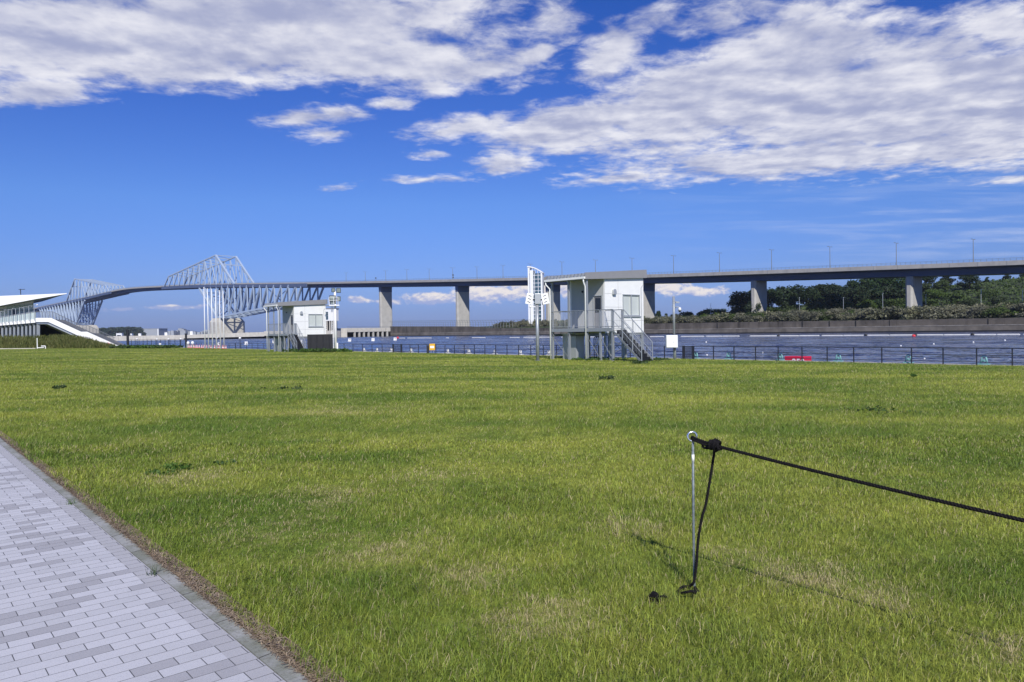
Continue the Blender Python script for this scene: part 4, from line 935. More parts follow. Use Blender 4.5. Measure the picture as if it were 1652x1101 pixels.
# ------------------------------------------------------------------ far shore on the left
def far_shore():
    g = random.Random(9)
    b = MB(); q0, q1 = at(-60, 3000), at(480, 3000); b.hexa([(q0.x, q0.y, ZW - 1), (q1.x, q1.y, ZW - 1), (q1.x, q1.y + 500, ZW - 1), (q0.x, q0.y + 500, ZW - 1), (q0.x, q0.y, 4), (q1.x, q1.y, 4), (q1.x, q1.y + 500, 4), (q0.x, q0.y + 500, 4)])
    tag(b.build('far_shore', 'far_land'), kind='structure')
    # low skyline, one mass far away
    b = MB()
    for k in range(120):
        px = 255 + k * 1.9 + g.random(); Y = 3040 + 300 * g.random()
        yt = float(np.interp(px, [255, 262, 272, 284, 291, 297, 304, 318, 335, 352, 420, 480], [537, 536, 534, 533, 529, 532, 533.5, 536, 532, 535, 536.5, 536])) + 1.6 * g.random()
        c = at(px, Y); z = P(px, yt, Y).z; w = 3 + 5 * g.random()
        b.box(c.x - w, c.x + w, c.y, c.y + 20, 2, max(5, z))
    tag(b.build('skyline', 'far_grey'), 'hazy grey blue skyline of low buildings on the far shore', 'skyline', kind='stuff')
    used = set()
    pf = [tree_proto(300 + i, 10, w, 'leaf_far', 900, .9, .1) for i, w in enumerate((13, 11, 15))]
    for k in range(17):
        px = 152 + k * 4.6 + g.random(); Y = 1900 + 80 * g.random(); yt = float(np.interp(px, [150, 165, 185, 205, 218, 226, 232], [533, 531, 530, 529.3, 529.5, 532, 536])); c = at(px, Y); top = P(px, yt, Y).z; s = (top + 1) / 10
        place(pf[k % 3], (c.x, c.y, -1), (s * 1.1, s * 1.1, s), g.random() * 6, 'hazy dark tree in the clump on the far shore left of the warehouse', 'tree', 'far shore trees left of the warehouse', used)
    b_ = MB(); q0, q1 = at(140, 1850), at(262, 1850); b_.hexa([(q0.x, q0.y, ZW - 1), (q1.x, q1.y, ZW - 1), (q1.x, q1.y + 200, ZW - 1), (q0.x, q0.y + 200, ZW - 1), (q0.x, q0.y, 2), (q1.x, q1.y, 2), (q1.x, q1.y + 200, 2), (q0.x, q0.y + 200, 2)]); tag(b_.build('tree_island', 'far_land'), kind='structure')
    Y = 2400; c = at(241, Y); z = P(241, 531, Y).z; hw = 15.5 / 1200 * Y
    r = empty('warehouse', (c.x, c.y, ZW), 0, 'wide grey warehouse with a white end panel on the far shore', 'warehouse')
    b = MB(); b.box(-hw, hw, 0, 60, 0, z - ZW); b.build('wall', 'far_grey', r); b = MB(); b.box(hw * .86, hw * .96, -.6, -.05, 0, z - ZW + 1); b.build('end_panel', 'white', r); b = MB(); b.box(-hw - 1, hw + 1, -1, 61, z - ZW + .01, z - ZW + 1.5); b.build('roof', 'galv', r)
    Y = 2000
    for px, y0, w, lab in [(192, 538, 9, 'low white building among the far trees, left of the dike cabinets'), (211.5, 538.6, 2.2, 'tiny white building at the right end of the far trees')]:
        c = at(px, 1840); z = P(px, y0, 1840).z; hw = w / 2 / 1200 * 1840; r = empty('low_building', (c.x, c.y, 0), 0, lab, 'building')
        b = MB(); b.box(-hw, hw, 0, 8, -2, z); b.build('wall', 'white', r); b = MB(); b.box(-hw - .4, hw + .4, -.4, 8.4, z + .01, z + .8); b.build('roof', 'galv', r); b = MB(); b.box(-hw * .7, hw * .7, -.1, -.02, z * .3, z * .6); b.build('window', 'dark_glass', r)
far_shore()

# ------------------------------------------------------------------ judges' huts on stilts
HROT = math.atan2(F.y, F.x)      # local +x = F (towards the right of the quay), local +y = N (towards the water)
def hut(loc):
    r = empty('judges_hut', loc, HROT)
    W, L, PL = 3.75, 3.05, 1.7; ZF, ZB = 1.98, 1.66; ZT0 = 4.72     # cabin width, cabin length, porch depth, floor height
    zr = lambda y: 5.02 + (y + 1.9) * 0.046        # underside of the sloping roof
    def part(name, m, b, par=r, **k): return b.build(name, m, par, **k)
    # cabin: four walls with real openings for door and window
    t = .12
    x1w, zt = 0, lambda y: zr(y) - .01
    b = MB()   # end wall (lit) with window hole y 1.68..3.36, z 2.75..4.13
    wy0, wy1, wz0, wz1 = 1.66, 3.36, 2.74, 4.14
    for (ya, yb, za, zb_, zc) in [(0, wy0, ZB, zt(0), zt(wy0)), (wy1, W, ZB, zt(wy1), zt(W)), (wy0, wy1, ZB, wz0, wz0), (wy0, wy1, wz1, zt(wy0), zt(wy1))]:
        b.hexa([(-t, ya, za), (0, ya, za), (0, yb, za), (-t, yb, za), (-t, ya, zb_), (0, ya, zb_), (0, yb, zc), (-t, yb, zc)])
    part('end_wall', 'white', b)
    dx0, dx1, dz1 = -1.0, -.22, ZF + 2.08
    b = MB()
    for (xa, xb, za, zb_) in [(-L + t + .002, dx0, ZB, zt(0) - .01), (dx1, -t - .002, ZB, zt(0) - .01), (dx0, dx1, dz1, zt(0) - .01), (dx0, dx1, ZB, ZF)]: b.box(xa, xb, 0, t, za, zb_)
    part('front_wall', 'shaded_panel', b)  # greyer than the end wall: its weaker light is painted in
    b = MB(); b.hexa([(-L, 0, ZB), (-L + t, 0, ZB), (-L + t, W, ZB), (-L, W, ZB), (-L, 0, zt(0)), (-L + t, 0, zt(0)), (-L + t, W, zt(W)), (-L, W, zt(W))]); part('end_wall', 'white', b)
    b = MB(); b.box(-L + t + .002, -t - .002, W - t, W, ZB, zt(W) - .02); part('back_wall', 'white', b)
    b = MB(); b.box(-L + t + .01, -t - .01, t + .01, W - t - .01, ZB + .02, ZB + .2); part('cabin_floor', 'galv_dark', b)
    b = MB()    # panel seams
    for z in (2.45, 3.3, 4.15):
        b.box(0.001, .006, .0, wy0 - .06 if z > wz0 - .1 and z < wz1 + .1 else W, z, z + .012)
    for y in (1.25,): b.box(0.001, .005, y, y + .010, ZB, zt(y) - .02)
    part('panel_seam', 'fascia', b)
    b = MB(); b.tube([(.02, W - .25, ZB - .3), (.02, W - .25, 4.6), (.02, W - .1, 4.75)], .018, 6); part('cable_conduit', 'galv', b)
    # window
    b = MB(); e = .06
    for (ya, yb, za, zb_) in [(wy0, wy1, wz0, wz0 + e), (wy0, wy1, wz1 - e, wz1), (wy0, wy0 + e, wz0 + e, wz1 - e), (wy1 - e, wy1, wz0 + e, wz1 - e), ((wy0 + wy1) / 2 - .035, (wy0 + wy1) / 2 + .035, wz0 + e, wz1 - e)]: b.box(-.09, .03, ya, yb, za, zb_)
    wf = part('window', 'alu', b); b = MB(); b.box(-.07, -.055, wy0 + e + .001, wy1 - e - .001, wz0 + e + .001, wz1 - e - .001); part('pane', 'blind', b, wf)
    b = MB(); b.box(.0, .09, wy0 - .05, wy1 + .05, wz0 - .06, wz0 - .005); part('sill', 'alu', b, wf)
    # door
    b = MB(); b.box(dx0 + .05, dx1 - .05, .03, .08, ZF + .02, dz1 - .05); d = part('door', 'fascia', b)
    b = MB()
    for (xa, xb, za, zb_) in [(dx0, dx0 + .05, ZF, dz1), (dx1 - .05, dx1, ZF, dz1), (dx0 + .05, dx1 - .05, dz1 - .05, dz1)]: b.box(xa, xb, -.025, .1, za, zb_)
    part('frame', 'alu', b, d)
    b = MB(); b.box(dx0 + .16, dx1 - .16, .015, .029, ZF + 1.0, dz1 - .16); part('door_glass', 'dark_glass', b, d)
    b = MB(); b.box(dx1 - .14, dx1 - .10, -.03, .029, ZF + .88, ZF + 1.06); part('handle', 'black', b, d)
    # vent hood
    b = MB(); b.tube([(0.001, .80, 4.30), (.16, .80, 4.30)], .14, 14); b.box(.002, .17, .66, .94, 4.10, 4.30); part('vent_hood', 'alu', b, smooth=False)
    b = MB(); b.tube([(-1.9, -.06, 4.35), (-1.9, -.005, 4.35)], .07, 10); part('wall_lamp', 'black', b)
    # roof with corrugated front edge, gutter and side fascia
    y0, y1 = -1.95, W + .15; th = .34
    b = MB(); b.hexa([(-L - .2, y0 + .1, zr(y0) + .06), (.12, y0 + .1, zr(y0) + .06), (.12, y1, zr(y1) + .06), (-L - .2, y1, zr(y1) + .06), (-L - .2, y0 + .1, zr(y0) + .2), (.12, y0 + .1, zr(y0) + .2), (.12, y1, zr(y1) + .26), (-L - .2, y1, zr(y1) + .26)]); part('roof', 'galv_dark', b)
    b = MB(); b.hexa([(-L - .2, y0 + .1, zr(y0) - .02), (.12, y0 + .1, zr(y0) - .02), (.12, -.003, zr(0) - .02), (-L - .2, -.003, zr(0) - .02), (-L - .2, y0 + .1, zr(y0) + .055), (.12, y0 + .1, zr(y0) + .055), (.12, -.003, zr(0) + .055), (-L - .2, -.003, zr(0) + .055)]); part('porch_ceiling', 'galv_dark', b)
    for xx in (.125, -L - .265):
        b = MB(); b.hexa([(xx, y0 + .02, zr(y0) - .04), (xx + .06, y0 + .02, zr(y0) - .04), (xx + .06, y1, zr(y1) - .04), (xx, y1, zr(y1) - .04), (xx, y0 + .02, zr(y0) + .36), (xx + .06, y0 + .02, zr(y0) + .36), (xx + .06, y1, zr(y1) + .50), (xx, y1, zr(y1) + .50)]); part('fascia', 'fascia', b)
    b = MB(); n = 11
    for k in range(n):
        xa = -L - .18 + (L + .28) * k / n; xb = xa + (L + .28) / n * .55
        b.hexa([(xa, y0 + .02, zr(y0) + .12), (xb, y0 + .02, zr(y0) + .12), (xb, y1, zr(y1) + .265), (xa, y1, zr(y1) + .265), (xa + .04, y0 + .02, zr(y0) + .33), (xb - .04, y0 + .02, zr(y0) + .33), (xb - .04, y1, zr(y1) + .4), (xa + .04, y1, zr(y1) + .4)])
    part('roof_ribs', 'galv', b)
    b = MB(); b.box(-L - .28, .2, y0 - .12, y0 + .015, zr(y0) - .02, zr(y0) + .11); gt = part('gutter', 'white', b)
    for xa, xp in ((-L - .2, -L - .02), (.1, .06)):
        b = MB(); b.tube([(xa, y0 - .05, zr(y0) - .02), (xa, y0 - .05, zr(y0) - .2), (xp, -PL - .12, zr(y0) - .48), (xp, -PL - .12, 0)], .045, 8); part('downpipe', 'white', b, r, smooth=True)
    # porch floor, columns, cross braces
    LX = 2.14
    b = MB(); b.box(-L, LX, -PL, -.003, ZF - .03, ZF); part('porch_deck', 'galv_dark', b)
    b = MB(); b.box(-L, LX, -PL - .05, -PL - .002, ZF - .2, ZF + .02); b.box(-L - .05, -L - .002, -PL, 0, ZF - .2, ZF + .02); part('edge_beam', 'galv', b)
    b = MB()
    for xx in (-L + .05, -1.6, -.1): b.box(xx - .06, xx + .06, -PL + .01, W, ZB - .16, ZB - .004)
    for yy in (.1, W - .1): b.box(-L + .12, -.17, yy - .06, yy + .06, ZB - .15, ZB - .01)
    part('floor_beam', 'galv_dark', b)
    for (x, y, zt_) in [(-L, -PL + .07, zr(-PL) - .03), (-1.55, -PL + .07, zr(-PL) - .03), (.0, -PL + .07, zr(-PL) - .03), (-L, -.1, ZB - .17), (-1.5, .1, ZB - .17), (-.1, .1, ZB - .17), (-L + .06, W - .1, ZB - .17), (-1.5, W - .1, ZB - .17), (-.1, W - .1, ZB - .17), (1.1, -PL + .07, ZF + 1.1), (LX - .06, -PL + .07, ZF + 1.1), (1.1, -.75, ZF - .04), (LX - .06, -.75, ZF + 1.1)]:
        b = MB(); b.box(x - .06, x + .06, y - .06, y + .06, -.1, zt_); part('column', 'galv', b)
        b = MB(); b.box(x - .14, x + .14, y - .14, y + .14, -.1, .03); part('base_plate', 'galv_dark', b)
    def cross(p, q, z0=.08, z1=ZB - .2):
        b = MB(); b.tube([(p[0], p[1], z0), (q[0], q[1], z1)], .018, 5); b.tube([(q[0], q[1], z0), (p[0], p[1], z1)], .018, 5); part('cross_brace', 'galv_dark', b)
    cross((-L, -PL + .07), (-1.55, -PL + .07)); cross((.0, -PL + .07), (1.1, -PL + .07)); cross((1.1, -PL + .07), (LX - .06, -PL + .07)); cross((-L + .06, W - .1), (-1.5, W - .1)); cross((-1.5, W - .1), (-.1, W - .1)); cross((-.1, .1), (-.1, W - .1))
    # railings
    def rail(a, c, m='galv'):
        a, c = Vector(a), Vector(c); ln = (c - a).length; d = (c - a) / ln; b = MB()
        for z in (1.1, .1): b.tube([a + Vector((0, 0, z)), c + Vector((0, 0, z))], .024, 6)
        for k in range(int(ln / .115) + 1):
            q = a + d * (k * .115); b.tube([q + Vector((0, 0, .1)), q + Vector((0, 0, 1.1))], .0085, 4)
        part('railing', m, b)
    rail((-L, -PL, ZF), (-1.6, -PL, ZF)); rail((-1.5, -PL, ZF), (-.05, -PL, ZF)); rail((.05, -PL, ZF), (1.05, -PL, ZF)); rail((1.15, -PL, ZF), (LX, -PL, ZF))
    rail((-L, -PL, ZF), (-L, -.1, ZF)); rail((.08, -.06, ZF), (LX - .1, -.72, ZF))
    # stair
    SX = 4.30; rise = ZF
    for y in (-PL + .02, -.72):
        b = MB(); b.hexa([(LX, y - .03, ZF - .28), (SX, y - .03, -.1), (SX, y + .03, -.1), (LX, y + .03, ZF - .28), (LX, y - .03, ZF + .02), (SX + .02, y - .03, .16), (SX + .02, y + .03, .16), (LX, y + .03, ZF + .02)] if y > -1 else [(LX, y - .02, ZF - .22), (SX, y - .02, -.1), (SX, y + .02, -.1), (LX, y + .02, ZF - .22), (LX, y - .02, ZF - .1), (SX + .02, y - .02, .04), (SX + .02, y + .02, .04), (LX, y + .02, ZF - .1)]); part('stringer', 'galv' if y > -1 else 'galv_dark', b)
        b = MB(); h = 1.02
        b.tube([(LX, y, ZF + 1.1), (SX - .02, y, .1 + h), (SX - .02, y, 0)], .028, 6)
        b.tube([(LX, y, ZF + .45), (SX - .02, y, .1 + h * .42)], .018, 5)
        for f in (.33, .68):
            xx = LX + (SX - LX) * f; zz = ZF + (.1 - ZF) * f; b.tube([(xx, y, zz - .1), (xx, y, zz + 1.05)], .03, 6)
        for k in range(20):
            f = (k + .5) / 20; xx = LX + (SX - LX) * f; zz = ZF + (.1 - ZF) * f; b.tube([(xx, y, zz + .1), (xx, y, zz + 1.0)], .007, 4)
        part('handrail', 'galv', b)
    for k in range(10):
        f = (k + .6) / 10; xx = LX + (SX - LX) * f; zz = ZF * (1 - f); b = MB(); b.box(xx - .13, xx + .15, -PL + .055, -.755, zz - .03, zz); b.box(xx + .13, xx + .145, -PL + .055, -.755, zz - .2, zz - .031); part('step', 'black', b)
    # utility cabinet and conduits under the porch
    b = MB(); b.box(-2.75, -1.55, -1.05, -.3, .0, 1.62); cb = part('utility_cabinet', 'alu', b, bevel=.01); b = MB(); b.box(-2.8, -1.5, -1.1, -.25, 1.62, 1.68); part('lid', 'white', b, cb); b = MB(); b.box(-2.163, -2.137, -1.06, -1.051, .1, 1.5); part('door_gap', 'black', b, cb)
    b = MB(); b.box(-2.10, -2.07, -1.09, -1.052, .7, .95); part('handle', 'black', b, cb)
    for k in range(4):
        xx = -1.3 + k * .17; b = MB(); b.tube([(xx, .35, -.05), (xx, .35, ZB - .35), (xx + .06, .35, ZB - .25), (xx + .25, .35, ZB - .2)], .03, 7); part('conduit', 'galv' if k > 1 else 'black', b)
    return r
HUT = hut((5.85, 46.6, -.36)); HUT.location.z = float(lawn_z(c_of(Vector((5.85, 46.6, 0))))) - .02
tag(HUT, 'nearer white stilt hut with porch and outside stair right of the speaker mast', 'hut', 'white judges huts on the quay')
h2 = copy_tree(HUT); p2 = at(475, 81.2); h2.location = (p2.x, p2.y, -.33)
tag(h2, 'farther white stilt hut with a black screen at its stair foot', 'hut', 'white judges huts on the quay')
def screen():
    p = at(516, 77.5); z = float(lawn_z(c_of(p))); r = empty('screen', (p.x, p.y, z), HROT + R(48), 'black sheet screen standing before the stair of the farther hut', 'screen')
    b = MB(); n = 12
    for k in range(n):
        x0, x1 = -1.33 + 2.66 * k / n, -1.33 + 2.66 * (k + 1) / n; w0, w1 = .02 * math.sin(k * 2.1), .02 * math.sin((k + 1) * 2.1)
        b.hexa([(x0, w0, .05), (x1, w1, .05), (x1, w1 + .02, .05), (x0, w0 + .02, .05), (x0, w0, 1.83), (x1, w1, 1.82), (x1, w1 + .02, 1.82), (x0, w0 + .02, 1.83)])
    b.build('sheet', 'black_sheet', r)
    for x in (-1.3, 0, 1.3): b = MB(); b.tube([(x, .07, -.2), (x, .07, 1.84)], .025, 6); b.build('post', 'black', r)
    b = MB(); b.tube([(-1.33, .07, 1.82), (1.33, .07, 1.82)], .022, 6); b.build('top_rail', 'black', r)
screen()

# ------------------------------------------------------------------ quay fences
def fence_run(px0, px1, label, name='fence', c=CQ, step=1.62, H=0.92, rails=(0.0, .41, .80), m='fence', pw=.055):
    qa, qb = q_of(on_line(px0, c)), q_of(on_line(px1, c)); n = max(1, round(abs(qb - qa) / step)); o = site(qa, c, ZP)
    r = empty(name, o, 0, label, 'fence')
    rl = MB()
    for i, f in enumerate(rails):
        z = ZP + H * (1 - f); rl.bar(site(qa, c, z), site(qb, c, z), .06 if i == 0 else .028, .05 if i == 0 else .028)
    rl.build('rail', m, r, True)
    me = None
    for k in range(n + 1):
        q = qa + (qb - qa) * k / n
        if me is None:
            b = MB(); b.box(-pw / 2, pw / 2, -pw / 2, pw / 2, 0, H); b.box(-.09, .09, -.09, .09, 0, .02); ob = b.build('post', m, r); me = ob.data
        else: ob = bpy.data.objects.new('post', me); COL.objects.link(ob); ob.parent = r
        ob.location = site(q, c, ZP) - o; ob.rotation_euler = (0, 0, HROT)
    return r
def gate(px0, px1, label):
    qa, qb = q_of(on_line(px0, CQ)), q_of(on_line(px1, CQ)); r = empty('fence_gate', site(qa, CQ, ZP), 0, label, 'gate', None)
    b = MB()
    for q in (qa, qb): b.bar(site(q, CQ, ZP), site(q, CQ, ZP + .95), .10)
    b.build('post', 'fence', r, True)
    b = MB(); b.bar(site(qa, CQ, ZP + .9), site(qb, CQ, ZP + .9), .05); b.bar(site(qa, CQ, ZP + .12), site(qb, CQ, ZP + .12), .05); b.build('frame', 'fence', r, True)
    b = MB(); n = 9
    for k in range(1, n): q = qa + (qb - qa) * k / n; b.bar(site(q, CQ, ZP + .12), site(q, CQ, ZP + .9), .03)
    b.build('bar', 'fence', r, True)
fence_run(1119, 1760, 'dark metal fence along the quay right of the gate near the camera pole')
gate(1103, 1117, 'small dark barred gate in the fence just right of the camera pole')
fence_run(648, 1101, 'dark metal fence between the two gates passing behind the nearer hut')
gate(634, 647, 'small dark barred gate in the far part of the fence right of the light mast')
fence_run(380, 633, 'dark metal fence running behind the farther hut', step=2.3)
fence_run(301, 379, 'dark metal fence behind the red and white cones and flagpoles', step=2.6)
fence_run(206, 299, 'taller dark fence of many rails at the left end of the quay', step=3.2, H=1.55, rails=(0, .25, .5, .75), pw=.09)
for px, yt, w, lab in [(206, 534, .42, 'thick black post at the left end of the tall dark fence'), (300, 539.5, .26, 'slim black post between the tall fence and the cones')]:
    p = on_line(px, CQ - .4); zt = P(px, yt, p.y).z; r = empty('post', (p.x, p.y, ZP), 0, lab, 'post')
    b = MB(); b.tube([(0, 0, 0), (0, 0, zt - ZP)], w / 2 + .06, 12); b.build('shaft', 'black', r); b = MB(); b.tube([(0, 0, zt - ZP + .002), (0, 0, zt - ZP + .12)], w / 2 + .12, 12); b.build('cap', 'black', r)
def mooring(px, label, mt, grp, proto=[None, None]):
    i = 0 if mt == 'teal' else 1
    if proto[i] is None:
        r = empty('mooring_frame', (0, 0, 0)); b = MB()
        b.tube([(-.17, 0, 0), (-.11, 0, .36), (-.05, 0, .45), (.05, 0, .45), (.11, 0, .36), (.17, 0, 0)], .042, 8); b.build('arch', mt, r, smooth=True)
        b = MB(); b.box(-.26, .26, -.14, .14, 0, .05); b.build('base_plate', mt, r, bevel=.01)
        b = MB(); b.tube([(0, -.03, .2), (0, .03, .2)], .085, 14); b.tube([(0, -.12, .2), (0, -.031, .2)], .03, 8); b.build('wheel', mt, r)
        b = MB(); b.tube([(-.1, .05, .36), (.75, .05, .40)], .018, 6); b.build('lever', 'fence', r); proto[i] = r; o = r
    else: o = copy_tree(proto[i])
    p = on_line(px, CQ + .32); o.location = (p.x, p.y, ZP + .034); o.rotation_euler = (0, 0, HROT + .1 * math.sin(px)); tag(o, label, 'mooring frame', grp)
for px, lab in [(1122, 'teal mooring frame just right of the small gate'), (1175, 'teal mooring frame midway between the small gate and the red numbered block'), (1258, 'teal mooring frame beside the left end of the red numbered block'), (1352, 'teal mooring frame left of the round red buoy'), (1465, 'teal mooring frame right of the round red buoy'), (1587, 'rightmost teal mooring frame, near the right picture edge')]: mooring(px, lab, 'teal', 'teal mooring frames')
for px in (587, 608, 631, 663, 722, 756, 798, 839, 885): mooring(px, 'pale mooring frame on the quay edge in the far half of the fence', 'float', 'pale mooring frames in the far half')
def lifebuoy():
    p = on_line(697, CQ - .25); r = empty('lifebuoy_box', (p.x, p.y, ZP), HROT + R(48), 'yellow lifebuoy box on a post before the far fence', 'lifebuoy box')
    b = MB(); b.box(-.3, .3, -.14, .14, .32, 1.0); b.build('box', 'yellow', r, bevel=.04); b = MB(); b.tube([(-.14, 0, 0), (-.14, 0, .32)], .03, 6); b.build('leg', 'galv', r); b = MB(); b.tube([(.14, 0, 0), (.14, 0, .32)], .03, 6); b.build('leg', 'galv', r)
    b = MB(); b.box(-.56, -.34, -.1, .1, 0, .85); b.build('rope_case', 'black', r, bevel=.02); b = MB(); b.box(-.2, .2, -.152, -.141, .55, .78); b.build('label_plate', 'white_paint', r)
lifebuoy()
def letters(txt, size, m, parent, loc, rot, name='lettering', ext=.004):
    c = bpy.data.curves.new(name, 'FONT'); c.body = txt; c.size = size; c.align_x = 'CENTER'; c.align_y = 'CENTER'; c.extrude = ext; c.offset = size * .018
    tmp = bpy.data.objects.new(name, c); me = bpy.data.meshes.new_from_object(tmp); bpy.data.objects.remove(tmp); me.name = name; me.materials.clear(); me.materials.append(M[m]); o = bpy.data.objects.new(name, me); COL.objects.link(o); o.parent = parent; o.location = loc; o.rotation_euler = rot; return o
def red_block():
    a, b_ = on_line(1271, CQ + 4.2), on_line(1303, CQ + 4.2); w = (b_ - a).length; mid = (a + b_) / 2
    r = empty('number_block', (mid.x, mid.y, ZW), HROT, 'red floating block marked 250 in white beside the quay', 'float')
    zt = P(1287, 575, mid.y).z - ZW
    b = MB(); b.box(-w / 2, w / 2, -.5, .5, -.15, zt); b.build('body', 'red', r, bevel=.03)
    letters('250', .62, 'white_paint', r, (w * .20, -.506, zt * .44), (R(90), 0, 0))
    b = MB(); b.tube([(-w * .45, -.51, .12), (w * .45, -.51, .12)], .02, 6); b.build('grab_rope', 'white_paint', r)
red_block()
def buoy(px, py, c, rad, label):
    p = on_line(px, c); r = empty('buoy', (p.x, p.y, ZW), 0, label, 'buoy')
    b = MB(); b.ball((0, 0, rad * .35), rad, 16, 10, .85); b.build('float_ball', 'red_buoy', r, smooth=True); b = MB(); b.tube([(0, 0, rad * 1.1), (0, 0, rad * 1.35)], rad * .18, 8); b.build('eye', 'galv', r)
buoy(1387, 586, CQ + 3.0, .30, 'round red buoy floating close to the quay behind the fence')
buoy(1474, 545, 182, .42, 'red buoy floating far out before the white float line')
# ---- water: white float booms and number boards
def booms():
    def fl(px): # float line in plan: (93,195)-(-51,350)
        a, b_ = Vector((93, 195, 0)), Vector((-51, 350, 0)); d = ray(px, 534 - (px - 826) * .0157); w = b_ - a
        k = (a.y * w.x - a.x * w.y) / (d.y * w.x - d.x * w.y); return Vector((d.x * k, d.y * k, ZW))
    segs = [(641, 653), (657, 696), (719, 724), (761, 783), (822, 838), (844, 893), (905, 931), (950, 975), (990, 1013), (1048, 1071), (1098, 1136), (1138, 1193), (1209, 1255), (1257, 1322), (1325, 1396), (1398, 1473), (1478, 1568), (1570, 1646), (1650, 1720)]
    for i, (x0, x1) in enumerate(segs):
        a, b_ = fl(x0), fl(x1); o = (a + b_) / 2; r = empty('float_boom', o, math.atan2((b_ - a).y, (b_ - a).x), 'long white float boom lying on the water parallel to the seawall', 'float boom', 'white float booms across the course')
        L = (b_ - a).length / 2; b = MB(); n = max(1, round(L / 3))
        for k in range(n): x = -L + 2 * L * k / n; b.tube([(x + .05, 0, .10), (x + .25, 0, .12), (x + 2 * L / n - .25, 0, .12), (x + 2 * L / n - .05, 0, .10)], [.09, .17, .17, .09], 8)
        b.build('float', 'float', r)
    b = None
    for px in (1255.8, 1396.6, 1477, 1569):
        p = fl(px); r = empty('joint_buoy', p, 0, 'small dark buoy joining two white float booms', 'buoy', 'dark buoys joining the float booms'); b = MB(); b.ball((0, 0, .15), .45, 10, 8); b.build('ball', 'black', r, smooth=True)
    p = fl(640); r = empty('boom_end_buoy', fl(642), 0, 'red buoy at the far left end of the white float line', 'buoy'); b = MB(); b.ball((0, -1, .3), .6, 10, 8); b.build('ball', 'red_buoy', r, smooth=True)
booms()
def lane_boards():
    for px, py, txt, lab in [(397, 554.5, '1', 'white lane board furthest left, by the flagpoles'), (441.6, 552.8, '2', 'white lane board seen left under the farther hut'), (484.8, 551.9, '3', 'white lane board seen right under the farther hut'), (564, 549.6, '10', 'white lane board just right of the light mast'), (601.7, 548.7, '11', 'white lane board midway between light mast and small gate'), (637.3, 547.9, '12', 'white lane board furthest right, at the end of the float line')]:
        h = 534 - (px - 826) * .0157; Y = 2.8 * 1200 / (py + 1.6 - h); p = at(px, Y); r = empty('lane_board', (p.x, p.y, ZW), 0, lab, 'lane board', 'white lane boards in the water')
        b = MB(); w = 4.6 / 1200 * Y / 2; b.box(-w, w, -.06, .06, .15, .15 + w * 1.7); b.build('board', 'white_paint', r); b = MB(); b.box(-w * 1.1, w * 1.1, -.5, .5, -.1, .14); b.build('pontoon', 'float', r)
        letters(txt, w * 1.5, 'black', r, (0, -.07, .15 + w * .85), (R(90), 0, 0), 'number')
lane_boards()
def specks():
    for k, (px, py) in enumerate([(1139, 553), (1230, 570), (1506, 556), (1570, 553), (1621, 550), (1453, 559), (1140, 574), (1491, 580)]):
        h = 534 - (px - 826) * .0157; Y = 2.8 * 1200 / (py - h); p = at(px, Y); r = empty('lane_buoy', (p.x, p.y, ZW), 0, 'tiny white lane marking buoy floating on the open water', 'buoy', 'tiny white lane buoys'); b = MB(); b.ball((0, 0, .05), .0011 * Y, 10, 8); b.build('ball', 'white_paint', r, smooth=True)
specks()

# ------------------------------------------------------------------ masts
def speaker_mast():
    Y = 45.3; p = at(867, Y); z = float(lawn_z(c_of(p))) - .02; Z = lambda y: P(867, y, Y).z - z; rz = 0.03
    r = empty('speaker_mast', (p.x, p.y, z), rz, 'grey steel mast with two white box speakers left of the near hut', 'speaker mast')
    b = MB(); b.tube([(0, 0, -.1), (0, 0, Z(488))], .10, 16); b.build('pole', 'galv', r, smooth=True)
    b = MB(); b.box(-.14, .22, -.16, .16, Z(491), Z(474)); b.build('control_box', 'alu', r, bevel=.015)
    b = MB()
    for k in range(7): x = -.13 + k * .05; b.box(x, x + .02, -.172, -.161, Z(490), Z(475))
    b.build('rib', 'galv', r)
    for s, cx, tl in ((-1, -.46, -.20), (1, .50, .18)):
        zc = (Z(474) + Z(491)) / 2; b = MB()
        u = Vector((math.cos(tl), 0, math.sin(tl))); v = Vector((-math.sin(tl), 0, math.cos(tl))); c = Vector((cx, -.05, zc)); dy = Vector((0, 1, 0))
        f = [c - u * .21 - v * .33, c + u * .21 - v * .33, c + u * .21 + v * .33, c - u * .21 + v * .33]
        bk = [c - u * .12 - v * .22 + dy * .34, c + u * .12 - v * .22 + dy * .34, c + u * .12 + v * .22 + dy * .34, c - u * .12 + v * .22 + dy * .34]
        b.add([q - dy * .04 for q in f] + f + bk, [(0, 1, 2, 3), (0, 4, 5, 1), (1, 5, 6, 2), (2, 6, 7, 3), (3, 7, 4, 0), (4, 8, 9, 5), (5, 9, 10, 6), (6, 10, 11, 7), (7, 11, 8, 4), (8, 11, 10, 9)])
        sp = b.build('speaker', 'white_paint', r, bevel=.012)
        for k in (-1, 0, 1):
            q = c + v * (.19 * k) - dy * .045; b = MB(); b.bar(q - u * .09 - v * .025 * s, q + u * .09 + v * .025 * s, .035, .012, (0, 1, 0)); b.build('slot', 'black', sp)
        b = MB(); b.bar((cx * .3, .12, zc - .05), (cx * .75, .2, zc - .05), .09); b.bar((cx * .75, .25, zc - .35), (cx * .75, .25, zc + .1), .08); b.build('bracket', 'black', r)
    b = MB(); b.box(-.035, .035, -.125, -.095, .9, 1.3); b.build('hatch', 'galv_dark', r); b = MB(); b.tube([(0, 0, -.1), (0, 0, .04)], .19, 16); b.build('base_plate', 'galv_dark', r)
    b = MB(); b.ball((-.42, -.1, Z(495)), .07, 10, 8); b.tube([(-.42, -.1, Z(495)), (0, 0, Z(496))], .02, 6); b.build('sensor', 'white_paint', r)
speaker_mast()
